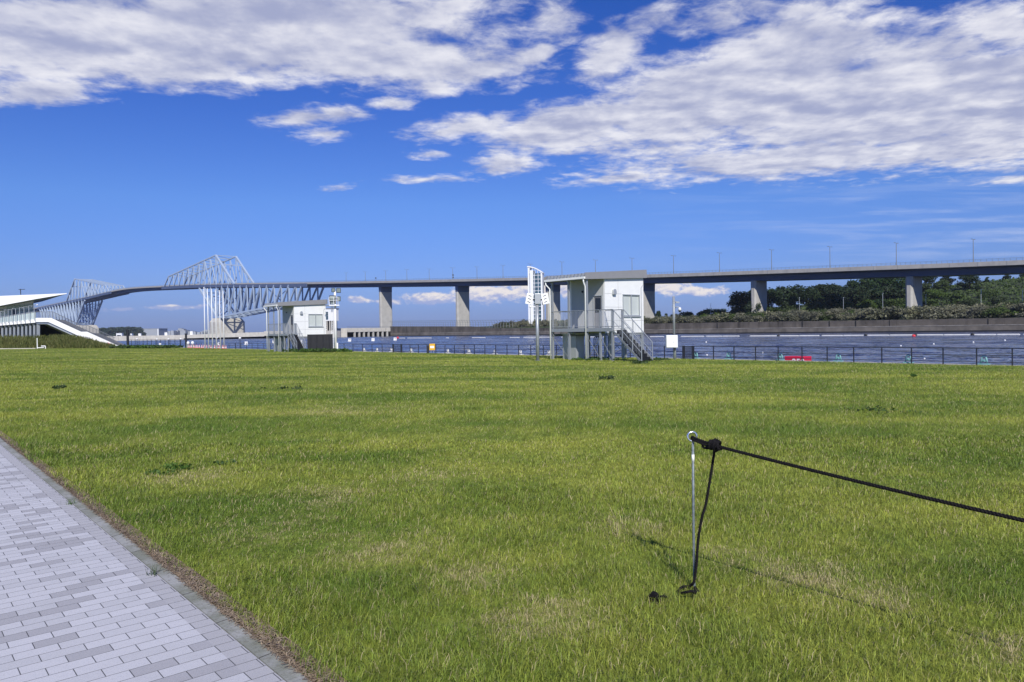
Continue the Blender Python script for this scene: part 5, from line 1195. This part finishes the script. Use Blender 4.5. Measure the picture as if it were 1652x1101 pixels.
def light_mast():
    Y = 82.5; p = at(541.5, Y); z = float(lawn_z(c_of(p))) - .05; Z = lambda y: P(541.5, y, Y).z - z; X = lambda px: (px - 541.5) / 1200 * Y * .98
    r = empty('floodlight_mast', (p.x, p.y, z), R(15), 'tall white mast with platform and black floodlights behind the farther hut', 'floodlight mast')
    b = MB(); b.tube([(0, 0, -.1), (0, 0, Z(470))], [.15, .12], 14); b.build('pole', 'white_paint', r, smooth=True)
    b = MB(); b.box(X(532), X(548), -.55, .55, Z(494), Z(492.2)); b.build('platform', 'white_paint', r)
    b = MB()
    for zz in (Z(480), Z(485)): b.bar((X(532), -.55, zz), (X(546), -.55, zz), .04); b.bar((X(532), .55, zz), (X(546), .55, zz), .04)
    for xx in (X(532), X(539), X(546)): b.bar((xx, -.55, Z(492)), (xx, -.55, Z(480)), .04); b.bar((xx, .55, Z(492)), (xx, .55, Z(480)), .04)
    b.build('platform_rail', 'white_paint', r)
    def flood(px, py, w, h, m='black', tl=0):
        b = MB(); x, zz = X(px), Z(py); b.hexa([(x - w, -.12, zz - h), (x + w, -.12, zz - h), (x + w, .15, zz - h), (x - w, .15, zz - h), (x - w, -.3, zz + h), (x + w, -.3, zz + h), (x + w, .15, zz + h), (x - w, .15, zz + h)]); o = b.build('floodlight', m, r, bevel=.03)
        b = MB(); b.hexa([(x - w * .8, -.16, zz - h * .8), (x + w * .8, -.16, zz - h * .8), (x + w * .8, -.13, zz - h * .8), (x - w * .8, -.13, zz - h * .8), (x - w * .8, -.32, zz + h * .8), (x + w * .8, -.32, zz + h * .8), (x + w * .8, -.29, zz + h * .8), (x - w * .8, -.29, zz + h * .8)]); b.build('lens', 'glass', o)
    flood(539, 468.5, .2, .22); flood(547.5, 469, .24, .25); flood(537.5, 482, .34, .34); flood(547.5, 482.5, .2, .26); flood(538, 489, .3, .16)
    b = MB(); b.bar((X(538), 0, Z(468)), (X(549), 0, Z(468)), .07); b.bar((X(535), .1, Z(482)), (X(550), .1, Z(482)), .06); b.build('crossarm', 'galv', r)
    b = MB(); b.bar((X(535.5), .3, -.1), (X(535.5), .3, Z(494)), .05); b.bar((X(537.8), .3, -.1), (X(537.8), .3, Z(494)), .05)
    for k in range(18): zz = Z(494) * (k + 1) / 19; b.bar((X(535.5), .3, zz), (X(537.8), .3, zz), .03)
    b.build('ladder', 'white_paint', r)
    b = MB(); b.bar((X(523), .1, Z(493.3)), (X(532), .1, Z(493.3)), .06)
    for k in range(5): b.box(X(523.5 + 2 * k), X(524.6 + 2 * k), 0, .2, Z(494.3), Z(492.6))
    b.bar((X(527.5), 0, Z(493)), (X(527.5), 0, Z(484)), .03); b.bar((X(523), 0, Z(486)), (X(530), 0, Z(485)), .025); b.build('antenna', 'galv_dark', r)
    b = MB(); b.box(X(542.5), X(545), -.2, .1, 0, 1.0); b.build('switch_box', 'white_paint', r, bevel=.02)
light_mast()
def cctv():
    Y = 45.6; p = at(1088, Y); z = float(lawn_z(c_of(p))) - .04; Z = lambda y: P(1088, y, Y).z - z; X = lambda px: (px - 1088) / 1200 * Y
    r = empty('camera_pole', (p.x, p.y, z), 0.0, 'grey camera pole with a white cabinet and a dome camera right of the near hut', 'camera pole')
    b = MB(); b.tube([(0, 0, -.1), (0, 0, Z(541))], .085, 14); b.tube([(-.02, 0, Z(541)), (-.02, 0, Z(478.5))], .075, 14); b.build('pole', 'galv', r, smooth=True)
    b = MB(); b.box(X(1073), X(1091.5), -.32, -.088, Z(561), Z(541)); cb = b.build('cabinet', 'white', r, bevel=.025); b = MB(); b.box(X(1073.4), X(1086), -.335, -.322, Z(560.5), Z(541.6)); b.build('door', 'white', cb, bevel=.006); b = MB(); b.tube([(X(1084.5), -.336, Z(552)), (X(1084.5), -.355, Z(552))], .02, 8); b.build('lock', 'galv_dark', cb)
    b = MB(); b.box(X(1085), X(1088), -.25, -.1, Z(566), Z(561.2)); b.build('cable_boot', 'black', r, bevel=.02)
    b = MB(); b.bar((.05, -.02, Z(487)), (X(1093), -.02, Z(487)), .035); b.box(X(1090.5), X(1096), -.1, .05, Z(489.5), Z(487)); b.build('box_camera', 'galv', r)
    b = MB(); b.tube([(.05, 0, Z(497)), (.13, -.02, Z(495.8)), (.22, -.03, Z(495.5)), (X(1096.5), -.04, Z(496.5)), (X(1096.7), -.04, Z(497.5))], .026, 8); b.build('gooseneck', 'galv', r, smooth=True)
    b = MB(); c = Vector((X(1096.8), -.04, 0)); b.tube([c + Vector((0, 0, Z(496.5))), c + Vector((0, 0, Z(498))), c + Vector((0, 0, Z(501.4)))], [.05, .085, .10], 14); d = b.build('dome_housing', 'white_paint', r, smooth=True); b = MB(); b.ball(c + Vector((0, 0, Z(501.6))), .095, 14, 10); b.build('dome', 'dark_glass', d, smooth=True)
    for y in (486, 489, 495, 498): b = MB(); b.tube([(-.02, 0, Z(y + .7)), (-.02, 0, Z(y))], .088, 14); b.build('clamp', 'alu', r)
    b = MB(); b.bar((X(1082), 0, Z(494)), (0, 0, Z(494)), .02); b.build('stub_arm', 'galv', r)
cctv()
def flagpoles():
    proto = None
    xs = [(330.6, 464), (336.2, 466), (342.6, 467), (349, 468), (355.4, 469), (361.2, 470)]
    for i, (px, yt) in enumerate(xs):
        Y = 117.0 + i * 0.2; p = at(px, Y); z = float(lawn_z(c_of(p))); H = P(px, yt, Y).z - z
        if proto is None:
            proto = empty('flagpole', (0, 0, 0)); b = MB(); b.tube([(0, 0, 0), (0, 0, 5), (0, 0, 9.7)], [.085, .07, .05], 10); b.build('pole', 'white_paint', proto, smooth=True); b = MB(); b.ball((0, 0, 9.75), .09, 10, 8); b.build('finial', 'white_paint', proto, smooth=True); b = MB(); b.tube([(0, 0, -.05), (0, 0, .25)], .17, 10); b.build('base', 'galv', proto); o = proto
        else: o = copy_tree(proto)
        o.location = (p.x, p.y, z); o.scale = (1, 1, H / 9.8)
        tag(o, ['leftmost bare white flagpole, tallest of the row of six', 'second bare white flagpole from the left in the row of six', 'third bare white flagpole from the left in the row of six', 'fourth bare white flagpole from the left in the row of six', 'fifth bare white flagpole from the left in the row of six', 'rightmost bare white flagpole, beside the open water'][i], 'flagpole', 'row of bare white flagpoles')
flagpoles()
def cones():
    proto = None; g = random.Random(4)
    for k in range(24):
        px = 303 + k * 2.62 + g.random(); c = 41.6 + .7 * g.random() + (.5 if k < 12 else 0); p = on_line(px, c); z = ZP + .02
        if proto is None:
            proto = empty('traffic_cone', (0, 0, 0)); b = MB(); b.box(-.19, .19, -.19, .19, 0, .04); b.build('base', 'black', proto)
            for j, (z0, z1, mt) in enumerate([(.04, .25, 'red_buoy'), (.25, .42, 'white_paint'), (.42, .58, 'red_buoy'), (.58, .72, 'white_paint'), (.72, .86, 'red_buoy')]):
                rr = lambda zz: .15 - .12 * zz / .86; b = MB(); b.tube([(0, 0, z0), (0, 0, z1)], [rr(z0), rr(z1)], 10, j in (0, 4)); b.build('band', mt, proto)
            o = proto
        else: o = copy_tree(proto)
        o.location = (p.x, p.y, z); o.scale = (.9, .9, .75); tag(o, 'red and white striped cone in the row at the foot of the flagpoles', 'cone', 'row of red and white cones by the flagpoles')
cones()
def globe_lamps():
    proto = None
    for i, (px, yt, lab) in enumerate([(221, 546, 'white globe lamp on a thin post, furthest left along the far quay'), (253, 546.5, 'white globe lamp midway along the tall dark fence'), (271.7, 546.3, 'white globe lamp near the right part of the tall dark fence'), (291.6, 546, 'white globe lamp just left of the slim black post'), (349.5, 543.8, 'white globe lamp seen between the flagpoles'), (387, 544.2, 'white globe lamp just right of the flagpoles')]):
        p = on_line(px, CQ + .8); zt = P(px, yt, p.y).z; H = zt - ZP
        if proto is None:
            proto = empty('globe_lamp', (0, 0, 0)); b = MB(); b.tube([(0, 0, 0), (0, 0, 2.0)], .05, 8); b.build('pole', 'black', proto); b = MB(); b.ball((0, 0, 2.1), .21, 12, 10); b.build('globe', 'white_paint', proto, smooth=True); o = proto
        else: o = copy_tree(proto)
        o.location = (p.x, p.y, ZP); o.scale = (1, 1, H / 2.3); tag(o, lab, 'globe lamp', 'white globe lamps along the far quay')
    for px, y0, y1, w, lab in [(353.3, 553, 557, .5, 'white notice board with a dark mark between two flagpoles'), (258, 554, 556.5, .42, 'small white notice on the tall dark fence')]:
        p = on_line(px, CQ - .7); z0, z1 = P(px, y1, p.y).z, P(px, y0, p.y).z; r = empty('notice_board', (p.x, p.y, ZP), 0, lab, 'notice board')
        b = MB(); b.box(-w / 2, w / 2, -.03, .03, z0 - ZP, z1 - ZP); b.build('board', 'white_paint', r); b = MB(); b.tube([(0, .05, 0), (0, .05, z1 - ZP)], .03, 6); b.build('post', 'galv', r)
        b = MB(); b.box(-w * .2, w * .2, -.04, -.031, z0 - ZP + .12, z1 - ZP - .1); b.build('mark', 'black', r)
    p = on_line(306.5, CQ - 1.5); r = empty('tarpaulin_bundle', (p.x, p.y, ZP), 0, 'two white covered bundles beside the slim black post', 'bundle')
    b = MB(); b.ball((-.35, 0, .95), .26, 10, 8, 1.15); b.ball((.4, .1, .95), .28, 10, 8, 1.1); b.build('cover', 'white_paint', r, smooth=True); b = MB(); b.box(-.6, -.1, -.2, .2, 0, .75); b.box(.25, .75, -.2, .2, 0, .7); b.build('stand', 'galv_dark', r)
globe_lamps()

# ------------------------------------------------------------------ grandstand at far left
def grandstand():
    YF = 130.0
    o = at(30, YF); o.z = -.15; r = empty('grandstand', o, 0, 'white roofed grandstand with raised glazed deck and long white stair', 'building')
    def pl(pts, Y, depth, name, m, par=r):
        b = MB(); b.prism([P(x, y, Y) for x, y in pts][::-1], (-.80 * depth, depth, 0)); return b.build(name, m, par, True)
    # roof plate and what hangs below it
    pl([(-60, 480), (0, 477.8), (60, 475.4), (108, 473.4), (108, 474.4), (60, 482.4), (0, 493.6), (-60, 503)], 148, 30, 'roof', 'roof_white')
    pl([(-60, 503.2), (0, 493.8), (60, 482.6), (100, 475.6), (100, 476.4), (60, 484.2), (0, 495.6), (-60, 505.5)], 149.5, 28, 'roof_underside', 'galv_dark')
    w = pl([(-60, 505.6), (0, 495.8), (54, 485.6), (54, 525), (-60, 525)], 152, 14, 'upper_wall', 'white')
    for k in range(6): x = 10.8 + k * 7.2; pl([(x, 494.6 - k * .7), (x + 6.9, 493.9 - k * .7), (x + 6.9, 499.8), (x, 500)], 151.9, .06, 'clerestory_window', 'pale_glass', w)
    for k in range(5): x = 11 + k * 8.3; pl([(x, 500.8), (x + 7.7, 500.6), (x + 7.7, 512), (x, 512)], 151.9, .06, 'window', 'dark_glass' if k == 1 else 'glass', w)
    pl([(-60, 500.4), (55, 499.9), (55, 500.7), (-60, 501.2)], 151.8, .3, 'window_transom', 'galv_dark', w)
    # deck
    pl([(-60, 526.6), (0, 520.8), (57.5, 515.4), (57.5, 520.8), (0, 525.7), (-60, 532)], YF, 12, 'deck', 'roof_white')
    gl = None
    for k in range(-4, 9):
        x0 = 57.5 - (9 - k) * 6.45; x1 = x0 + 6.2; ty = lambda x: 512.1 - (x / 57.5) * 8.7; by = lambda x: 520.7 - (x / 57.5) * 5.4
        pl([(x0, ty(x0)), (x1, ty(x1)), (x1, by(x1)), (x0, by(x0))], YF + .1, .04, 'glass_panel', 'pale_glass')
    b = MB(); b.bar(P(-60, 521.2, YF + .08), P(57.5, 503.2, YF + .08), .1); b.build('deck_handrail', 'alu', r, True)
    # stair
    top = [(57.8, 513.2), (82.5, 513.2), (130.8, 535.5), (140.6, 535.5), (192.5, 558.8)]; bot = [(186, 561.5), (176, 560), (140, 543.5), (128, 542.8), (78, 519.8), (57.8, 519.8)]
    for dy in (0, 3.6): pl(top + bot, YF - .2 + dy, .3, 'stair_stringer', 'roof_white')
    und = [(59, 520), (78, 520), (128, 543), (127, 546), (76, 523.2), (59, 523.2)]
    pl(und, YF + .15, 3.4, 'stair_soffit', 'alu')
    rt = [(57, 503.2), (85, 503.2), (131, 525.2), (141, 525.2), (186, 545.5)]
    def yt(x, line): return float(np.interp(x, [a for a, _ in line], [b_ for _, b_ in line]))
    for dy in (0, 3.6):
        b = MB()
        for (a0, a1) in zip(rt[:-1], rt[1:]): b.bar(P(*a0, YF + dy), P(*a1, YF + dy), .07)
        for k in range(190):
            x = 57.5 + k * .68
            if x < 186: b.bar(P(x, yt(x, rt), YF + dy), P(x, yt(x, top) + .5, YF + dy), .012 if k % 8 else .06)
        b.build('stair_railing', 'fence_wire', r, True)
    st = MB()
    for k in range(40):
        x = 84 + k * 2.6
        if 131 < x < 140: continue
        q = P(x, yt(x, top) + 2.2, YF + .12); st.box(q.x, q.x + .34, q.y, q.y + 3.3, q.z - .16, q.z)
    st.build('stair_step', 'concrete', r, True)
    # painted undercroft shade, columns and brackets
    pl([(-60, 534), (0, 526.5), (57, 521.5), (57, 548), (-60, 548)], YF + 8, .5, 'undercroft_shade', 'shade_fill')  # black sheets paint the shade under the deck and the stair
    pl([(60, 523.4), (77, 523.4), (119, 543.2), (122, 548), (60, 548)], YF + 4.2, .5, 'undercroft_shade', 'shade_fill')
    for k in range(10):
        x = 3.4 + k * 6.45; yb = 525.4 - (x / 57.5) * 5.0
        if x < 58:
            b = MB(); b.bar(P(x, 548, YF + .6), P(x, yb, YF + .6), .30); b.build('column', 'galv', r, True)
            b = MB(); b.bar(P(x + 2.6, 548, YF + 2.5), P(x + 2.6, yb, YF + 2.5), .26); b.build('column', 'galv', r, True)
            b = MB(); b.bar(P(x + .4, yb + 7, YF + .7), P(x - 2.2, yb + .4, YF + .2), .2); b.bar(P(x - .4, yb + 1.5, YF + .5), P(x + 2.2, yb + 5.5, YF + 1.4), .16); b.build('bracket', 'galv', r, True)
    b = MB(); b.bar(P(61.5, 548, YF + .5), P(61.5, 521.5, YF + .5), .45); b.bar(P(63.4, 548, YF + 1.5), P(63.4, 521.5, YF + 1.5), .25); b.build('column', 'galv', r, True)
    b = MB(); q = P(33.4, 475.6, 151); b.bar(q, q + Vector((0, 0, 1.15)), .14); b.bar(q + Vector((-.35, 0, 1.02)), q + Vector((.9, 0, 1.06)), .1); b.build('roof_antenna', 'fence', r, True)
    pl([(173.5, 553), (178, 555), (178, 558.6), (173.5, 556.8)], YF - .36, .1, 'red_plate', 'red')
grandstand()
def deck_lamps():
    for i, (px, yt, yb) in enumerate([(1.6, 503.4, 523), (7.5, 502.3, 522.4), (13.6, 500, 521.8), (19.7, 499.6, 521.2), (25.7, 498, 520.6), (32, 496.3, 520), (39.2, 495, 519.3), (47, 493.6, 518.6), (55.6, 491.4, 518)]):
        q = P(px, yb, 129.6); z1 = P(px, yt, 129.6).z - q.z; r = empty('deck_lamp', q, 0, 'thin lamp pole with a short arm along the grandstand deck edge', 'lamp', 'lamp poles along the grandstand deck')
        b = MB(); b.tube([(0, 0, 0), (0, 0, z1)], .055, 8); b.build('pole', 'galv', r); b = MB(); s = 1 if i in (5, 6, 7, 8) else -1; s = s if i < 8 else 1
        b.tube([(0, 0, z1 - .03), (.55 * s, 0, z1 - .03)], .035, 6); b.build('arm', 'galv', r); b = MB(); b.ball((.55 * s, 0, z1 - .1), .13, 10, 8); b.build('lamp_head', 'galv_dark' if i < 8 else 'white_paint', r, smooth=True)
deck_lamps()
def bank_mound():
    "grassy bank in front of the undercroft"
    V = []; xs = np.linspace(-40, 185, 60); n = 8
    for x in xs:
        yt = np.interp(x, [-40, 60, 120, 150, 178, 185], [545, 545.3, 544.5, 551, 560, 562.4]); yb = 562.6
        for k in range(n):
            f = k / (n - 1); q = P(x, yb + (yt - yb) * f, 124 + 5.2 * f ** 1.5); q.z += .18 * math.sin(x * 1.7 + k) * (0 < k < n - 1); V.append(tuple(q))
    V = np.array(V); i, j = np.meshgrid(np.arange(59), np.arange(n - 1), indexing='ij'); a = (i * n + j).ravel(); Q = np.stack([a, a + n, a + n + 1, a + 1], -1)
    tag(np_obj('embankment', np_mesh('embankment', V, Q, 'soil', smooth=True)), kind='structure')
    m = 9000; fa = Q[RNG.integers(0, len(Q), m)]; w1, w2 = RNG.random(m)[:, None], RNG.random(m)[:, None]
    c = (V[fa[:, 0]] * (1 - w1) + V[fa[:, 1]] * w1) * (1 - w2) + (V[fa[:, 3]] * (1 - w1) + V[fa[:, 2]] * w1) * w2
    h = (.25 + .55 * RNG.random(m))[:, None]; l = RNG.normal(0, .25, (m, 3)); l[:, 2] = 1; a_ = RNG.random(m) * 6.28; d = np.stack([np.cos(a_), np.sin(a_), 0 * a_], -1) * .10
    T = np.stack([c - d, c + d, c + l * h], 1).reshape(-1, 3)
    tag(np_obj('bank_grass', np_mesh('bank_grass', T, np.arange(m * 3).reshape(m, 3), 'leaf_bank', rnd=np.repeat(RNG.random(m), 3))), 'tall half dry grass covering the bank below the grandstand', 'grass', kind='stuff')
bank_mound()
def low_rail():
    q = P(60.3, 562.8, 122.5); r = empty('barrier_rail', q, 0, 'white post with a low white rail at the foot of the grassy bank', 'barrier')
    b = MB(); b.tube([(0, 0, -.2), (0, 0, 1.75)], .07, 8); b.build('post', 'white_paint', r); b = MB(); b.bar((0, 0, .16), (1.15, -.1, .16), .12); b.bar((.55, .2, .42), (1.2, .2, .42), .14); b.bar((1.2, .2, -.1), (1.2, .2, .42), .12); b.build('rail', 'white_paint', r)
    q0 = P(-30, 563.4, 122); b = MB(); b.bar(q0, P(58, 562.6, 122), .28, .16); o = b.build('kerb', 'concrete_light', None, origin=q0); tag(o, kind='structure')
    for k, px in enumerate(np.linspace(196, 276, 16)):
        pass
low_rail()

# ------------------------------------------------------------------ stake and rope in the foreground
ST = G(1120, 953, 0.0); ST.z = 0
def rope_tube(b, pts, r=.0062, pitch=.046, step=.0055):
    "three twisted strands along a smooth path"
    pts = [Vector(p) for p in pts]; sm = []
    for i in range(len(pts) - 1):
        p0, p1, p2, p3 = pts[max(i - 1, 0)], pts[i], pts[i + 1], pts[min(i + 2, len(pts) - 1)]
        n = max(2, int((p2 - p1).length / step))
        for k in range(n):
            t = k / n; sm.append(.5 * ((2 * p1) + (p2 - p0) * t + (2 * p0 - 5 * p1 + 4 * p2 - p3) * t * t + (3 * p1 - p0 - 3 * p2 + p3) * t ** 3))
    sm.append(pts[-1]); u = None; st = [[], [], []]; L = 0
    for i, q in enumerate(sm):
        d = (sm[min(i + 1, len(sm) - 1)] - sm[max(i - 1, 0)]).normalized()
        if u is None: u = d.orthogonal().normalized()
        u = (u - d * u.dot(d)).normalized(); w = d.cross(u)
        if i: L += (q - sm[i - 1]).length
        for k in range(3):
            a = 2 * math.pi * (L / pitch + k / 3); st[k].append(q + u * (r * .52 * math.cos(a)) + w * (r * .52 * math.sin(a)))
    for k in range(3): b.tube(st[k], r * .60, 6)
def stake_and_rope():
    Y = ST.y; r = empty('rope_stake', ST, 0, 'zinc plated eye stake standing in the lawn in the foreground', 'stake')
    L = lambda px, py, Yq=None: P(px, py, Yq or Y) - ST
    top = L(1117.8, 714)
    b = MB(); b.tube([L(1121.5, 985), L(1120, 940), L(1118.6, 820), top], .0078, 12); b.build('rod', 'zinc', r, smooth=True)
    b = MB(); c = L(1116.8, 704.6); n = 26; pts = []
    for k in range(n + 1):
        a = R(-78) + R(346) * k / n; pts.append(c + Vector((.0275 * math.cos(a), .004 * math.cos(a * .5), .0275 * math.sin(a))))
    b.tube([top - Vector((0, 0, .004))] + pts, .0066, 10); b.build('eye', 'zinc_ring', r, smooth=True)
    b = MB(); b.tube([L(1118.1, 745.5), L(1118, 733.5)], .0085, 14); b.build('tape', 'tape', r, smooth=True)
    # rope
    cs = c_of(ST)
    def W(px, py): return P(px, py, on_line(px, cs).y)
    rp = empty('rope', W(1152, 719), 0, 'black twisted rope tied to the stake eye and stretched to the right', 'rope')
    k0 = W(1153, 719); b = MB()
    e = W(1652, 836.5); d = (e - k0); far = k0 + d * 1.35
    line = [k0 + (far - k0) * t - Vector((0, 0, .035 * 4 * t * (1 - t) * .35)) for t in np.linspace(0, 1, 9)]
    adj = (line[6] - e); rope_tube(b, line, .0092); b.build('line', 'rope', rp, True)
    b = MB(); rope_tube(b, [W(1151, 717), W(1136, 713), W(1122, 707.5), W(1117.5, 705.5) + Vector((0, .012, 0)), W(1117, 709) + Vector((0, .012, -.004)), W(1124, 712) + Vector((0, -.008, 0)), W(1138, 718) + Vector((0, -.008, 0)), W(1150, 721)], .0080); b.build('tied_loop', 'rope', rp, True)
    b = MB(); ax = (e - k0).normalized(); u = Vector((0, 0, 1)); u = (u - ax * u.dot(ax)).normalized(); w = ax.cross(u); g = random.Random(2)
    pts = []
    for k in range(64):
        f = k / 63; a = f * 6.283 * 4.6; rad = .019 + .010 * math.sin(f * 3.14) + .003 * math.sin(a * 1.7); pts.append(k0 + ax * (-.030 + .064 * f + .008 * math.sin(a * .5)) + u * (rad * 1.05 * math.cos(a) + .003) + w * (rad * math.sin(a)))
    rope_tube(b, pts, .0076)
    pts = []
    for k in range(40):
        f = k / 39; a = f * 6.283 * 2.5 + 1; pts.append(k0 + ax * (.026 - .05 * f) + u * (.026 * math.cos(a) + .002) + w * (.027 * math.sin(a)) + ax * (.018 * math.cos(a)))
    rope_tube(b, pts, .0076)
    b.build('knot', 'rope', rp, True)
    b = MB(); rope_tube(b, [W(1148, 722), W(1141, 723), W(1134.5, 722), W(1133.3, 718), W(1134, 714.5), W(1140, 714.5)], .0076); b.build('bight', 'rope', rp, True)
    b = MB(); Yt = Y - .03; T = lambda px, py, dy=0: P(px, py, Yt + dy)
    tail = [W(1153, 722), T(1151.5, 735), T(1147, 765), T(1142, 795), T(1138.5, 814), T(1133, 833), T(1128.5, 856), T(1125.5, 880), T(1124, 905), T(1121.5, 928), T(1119, 940, -.01)]
    g0 = [G(1112, 946, .03), G(1103, 947, .035), G(1096.5, 951, .03), G(1097, 957, .02), G(1106, 956, .05), G(1116, 954, .06), G(1123, 957, .045), G(1121, 948, .05), G(1127, 955, .03)]
    rope_tube(b, tail + g0, .0082); b.build('hanging_tail', 'rope', rp, True)
    b = MB(); c = G(1055, 967, .03); pts = []
    for k in range(46):
        f = k / 45; a = f * 6.283 * 4; pts.append(c + Vector((.020 * math.cos(a) + .014 * math.sin(a * .37), .017 * math.sin(a * .9), .010 + .024 * math.sin(a * .61))))
    rope_tube(b, pts, .0076); rope_tube(b, [c + Vector((.02, 0, .012)), c + Vector((.05, -.01, .02)), c + Vector((.075, .012, .006)), c + Vector((.06, .02, .018))], .006)
    o = b.build('rope_end', 'rope', None, origin=c); tag(o, 'loose black knotted rope end lying in the grass left of the stake', 'rope end')
stake_and_rope()
# ------------------------------------------------------------------ weeds in the lawn
def weeds():
    g = np.random.default_rng(3)
    def clump(px, py, w, h, label, n, lf, grp=None):
        p = G(px, py, float(0)); z = float(lawn_z(c_of(p))); p = G(px, py, z); bl = []
        for i in range(max(4, int(w * 9))): bl.append(((g.random() - .5) * w, (g.random() - .5) * w * .7, h * (.3 + .3 * g.random()), .09 + .1 * w * g.random(), .09 + .08 * w * g.random(), h * .4))
        V, Fc, rn = leaf_cloud(n, bl, lf, .3, seed=int(px)); V[:, 2] = np.maximum(V[:, 2], .01); o = np_obj('weed', np_mesh('weed', V, Fc, 'leaf_weed', rnd=rn), loc=(p.x, p.y, z)); tag(o, label, 'weed', grp)
    clump(263, 766, .26, .07, 'low dark weed clump at the left of the pair near the path', 55, .020); clump(292, 758, .40, .085, 'leafy dark weed clump at the right of the pair near the path', 120, .022); clump(356, 751, .26, .08, 'sparse dark weed right of the leafy pair near the path', 40, .024)
    clump(97, 628, .4, .13, 'lone dark weed far out at the left of the lawn', 70, .05); clump(980, 612, .5, .14, 'dark weed tuft in the lawn before the near hut', 110, .05); clump(1032, 587, .8, .16, 'weed tuft at the foot of the near hut stair', 160, .07); clump(1478, 608, .45, .10, 'dark weed tuft in the lawn before the right fence', 60, .05)
    clump(1400, 663, 1.3, .06, 'flat dark weed patch at the middle right of the lawn', 150, .028); clump(1443, 665, .7, .05, 'small flat weed patch right of the larger one', 60, .028); clump(455, 628, 1.2, .06, 'flat dark weed patch before the farther hut', 60, .05)
    for px, py in [(247, 926), (113, 813)]:
        p = G(px, py, .01); n = 26; c = np.array(p) + g.normal(size=(n, 3)) * np.array([.022, .022, 0]); a_ = g.random(n) * 6.28; c[:, 2] = .004; d_ = np.stack([np.cos(a_), np.sin(a_), 0 * a_], -1) * .0022; l_ = g.normal(size=(n, 3)) * .022; l_[:, 2] = .03 + .05 * g.random(n)
        V = np.stack([c - d_, c + d_, c + l_], 1).reshape(-1, 3) - np.array(p); o = np_obj('grass_tuft', np_mesh('grass_tuft', V, np.arange(n * 3).reshape(n, 3), 'leaf_weed', rnd=np.repeat(g.random(n), 3)), loc=p); tag(o, 'small grass tuft growing in the joint between pavers and edging', 'grass tuft', 'tufts in the path edging joint')
    for k, px in enumerate(np.linspace(470, 556, 9)): clump(px, 567.6 + (k % 3) * .3, 1.6, .35, 'green weed tuft growing along the foot of the black screen', 260, .11, 'weeds along the foot of the black screen')
    for k, px in enumerate(np.linspace(196, 278, 12)): clump(px, 561.8, 3.0, .5, 'low green bush along the foot of the tall dark fence', 300, .16, 'low bushes along the tall fence')
    for k, px in enumerate([930, 955, 970, 1000, 1060, 1068]): clump(px, 581.5, .8, .15, 'small weed under the porch of the near hut', 120, .06, 'weeds under the near hut')
weeds()

# ------------------------------------------------------------------ air
def haze():
    m = bpy.data.materials.new('haze_air'); m.use_nodes = True; t = NT(m.node_tree); t.n.remove(t.n['Principled BSDF'])
    v = t.new('ShaderNodeVolumePrincipled'); v.inputs['Color'].default_value = (0.72, 0.82, 1.0, 1); v.inputs['Density'].default_value = HAZE; v.inputs['Anisotropy'].default_value = 0.0
    t.l.new(v.outputs[0], t.n['Material Output'].inputs['Volume'])
    b = MB(); b.box(-6500, 4500, -600, 6500, -8, 130); o = b.build('haze', m); tag(o, kind='stuff')
HAZE = 0.00006
haze()
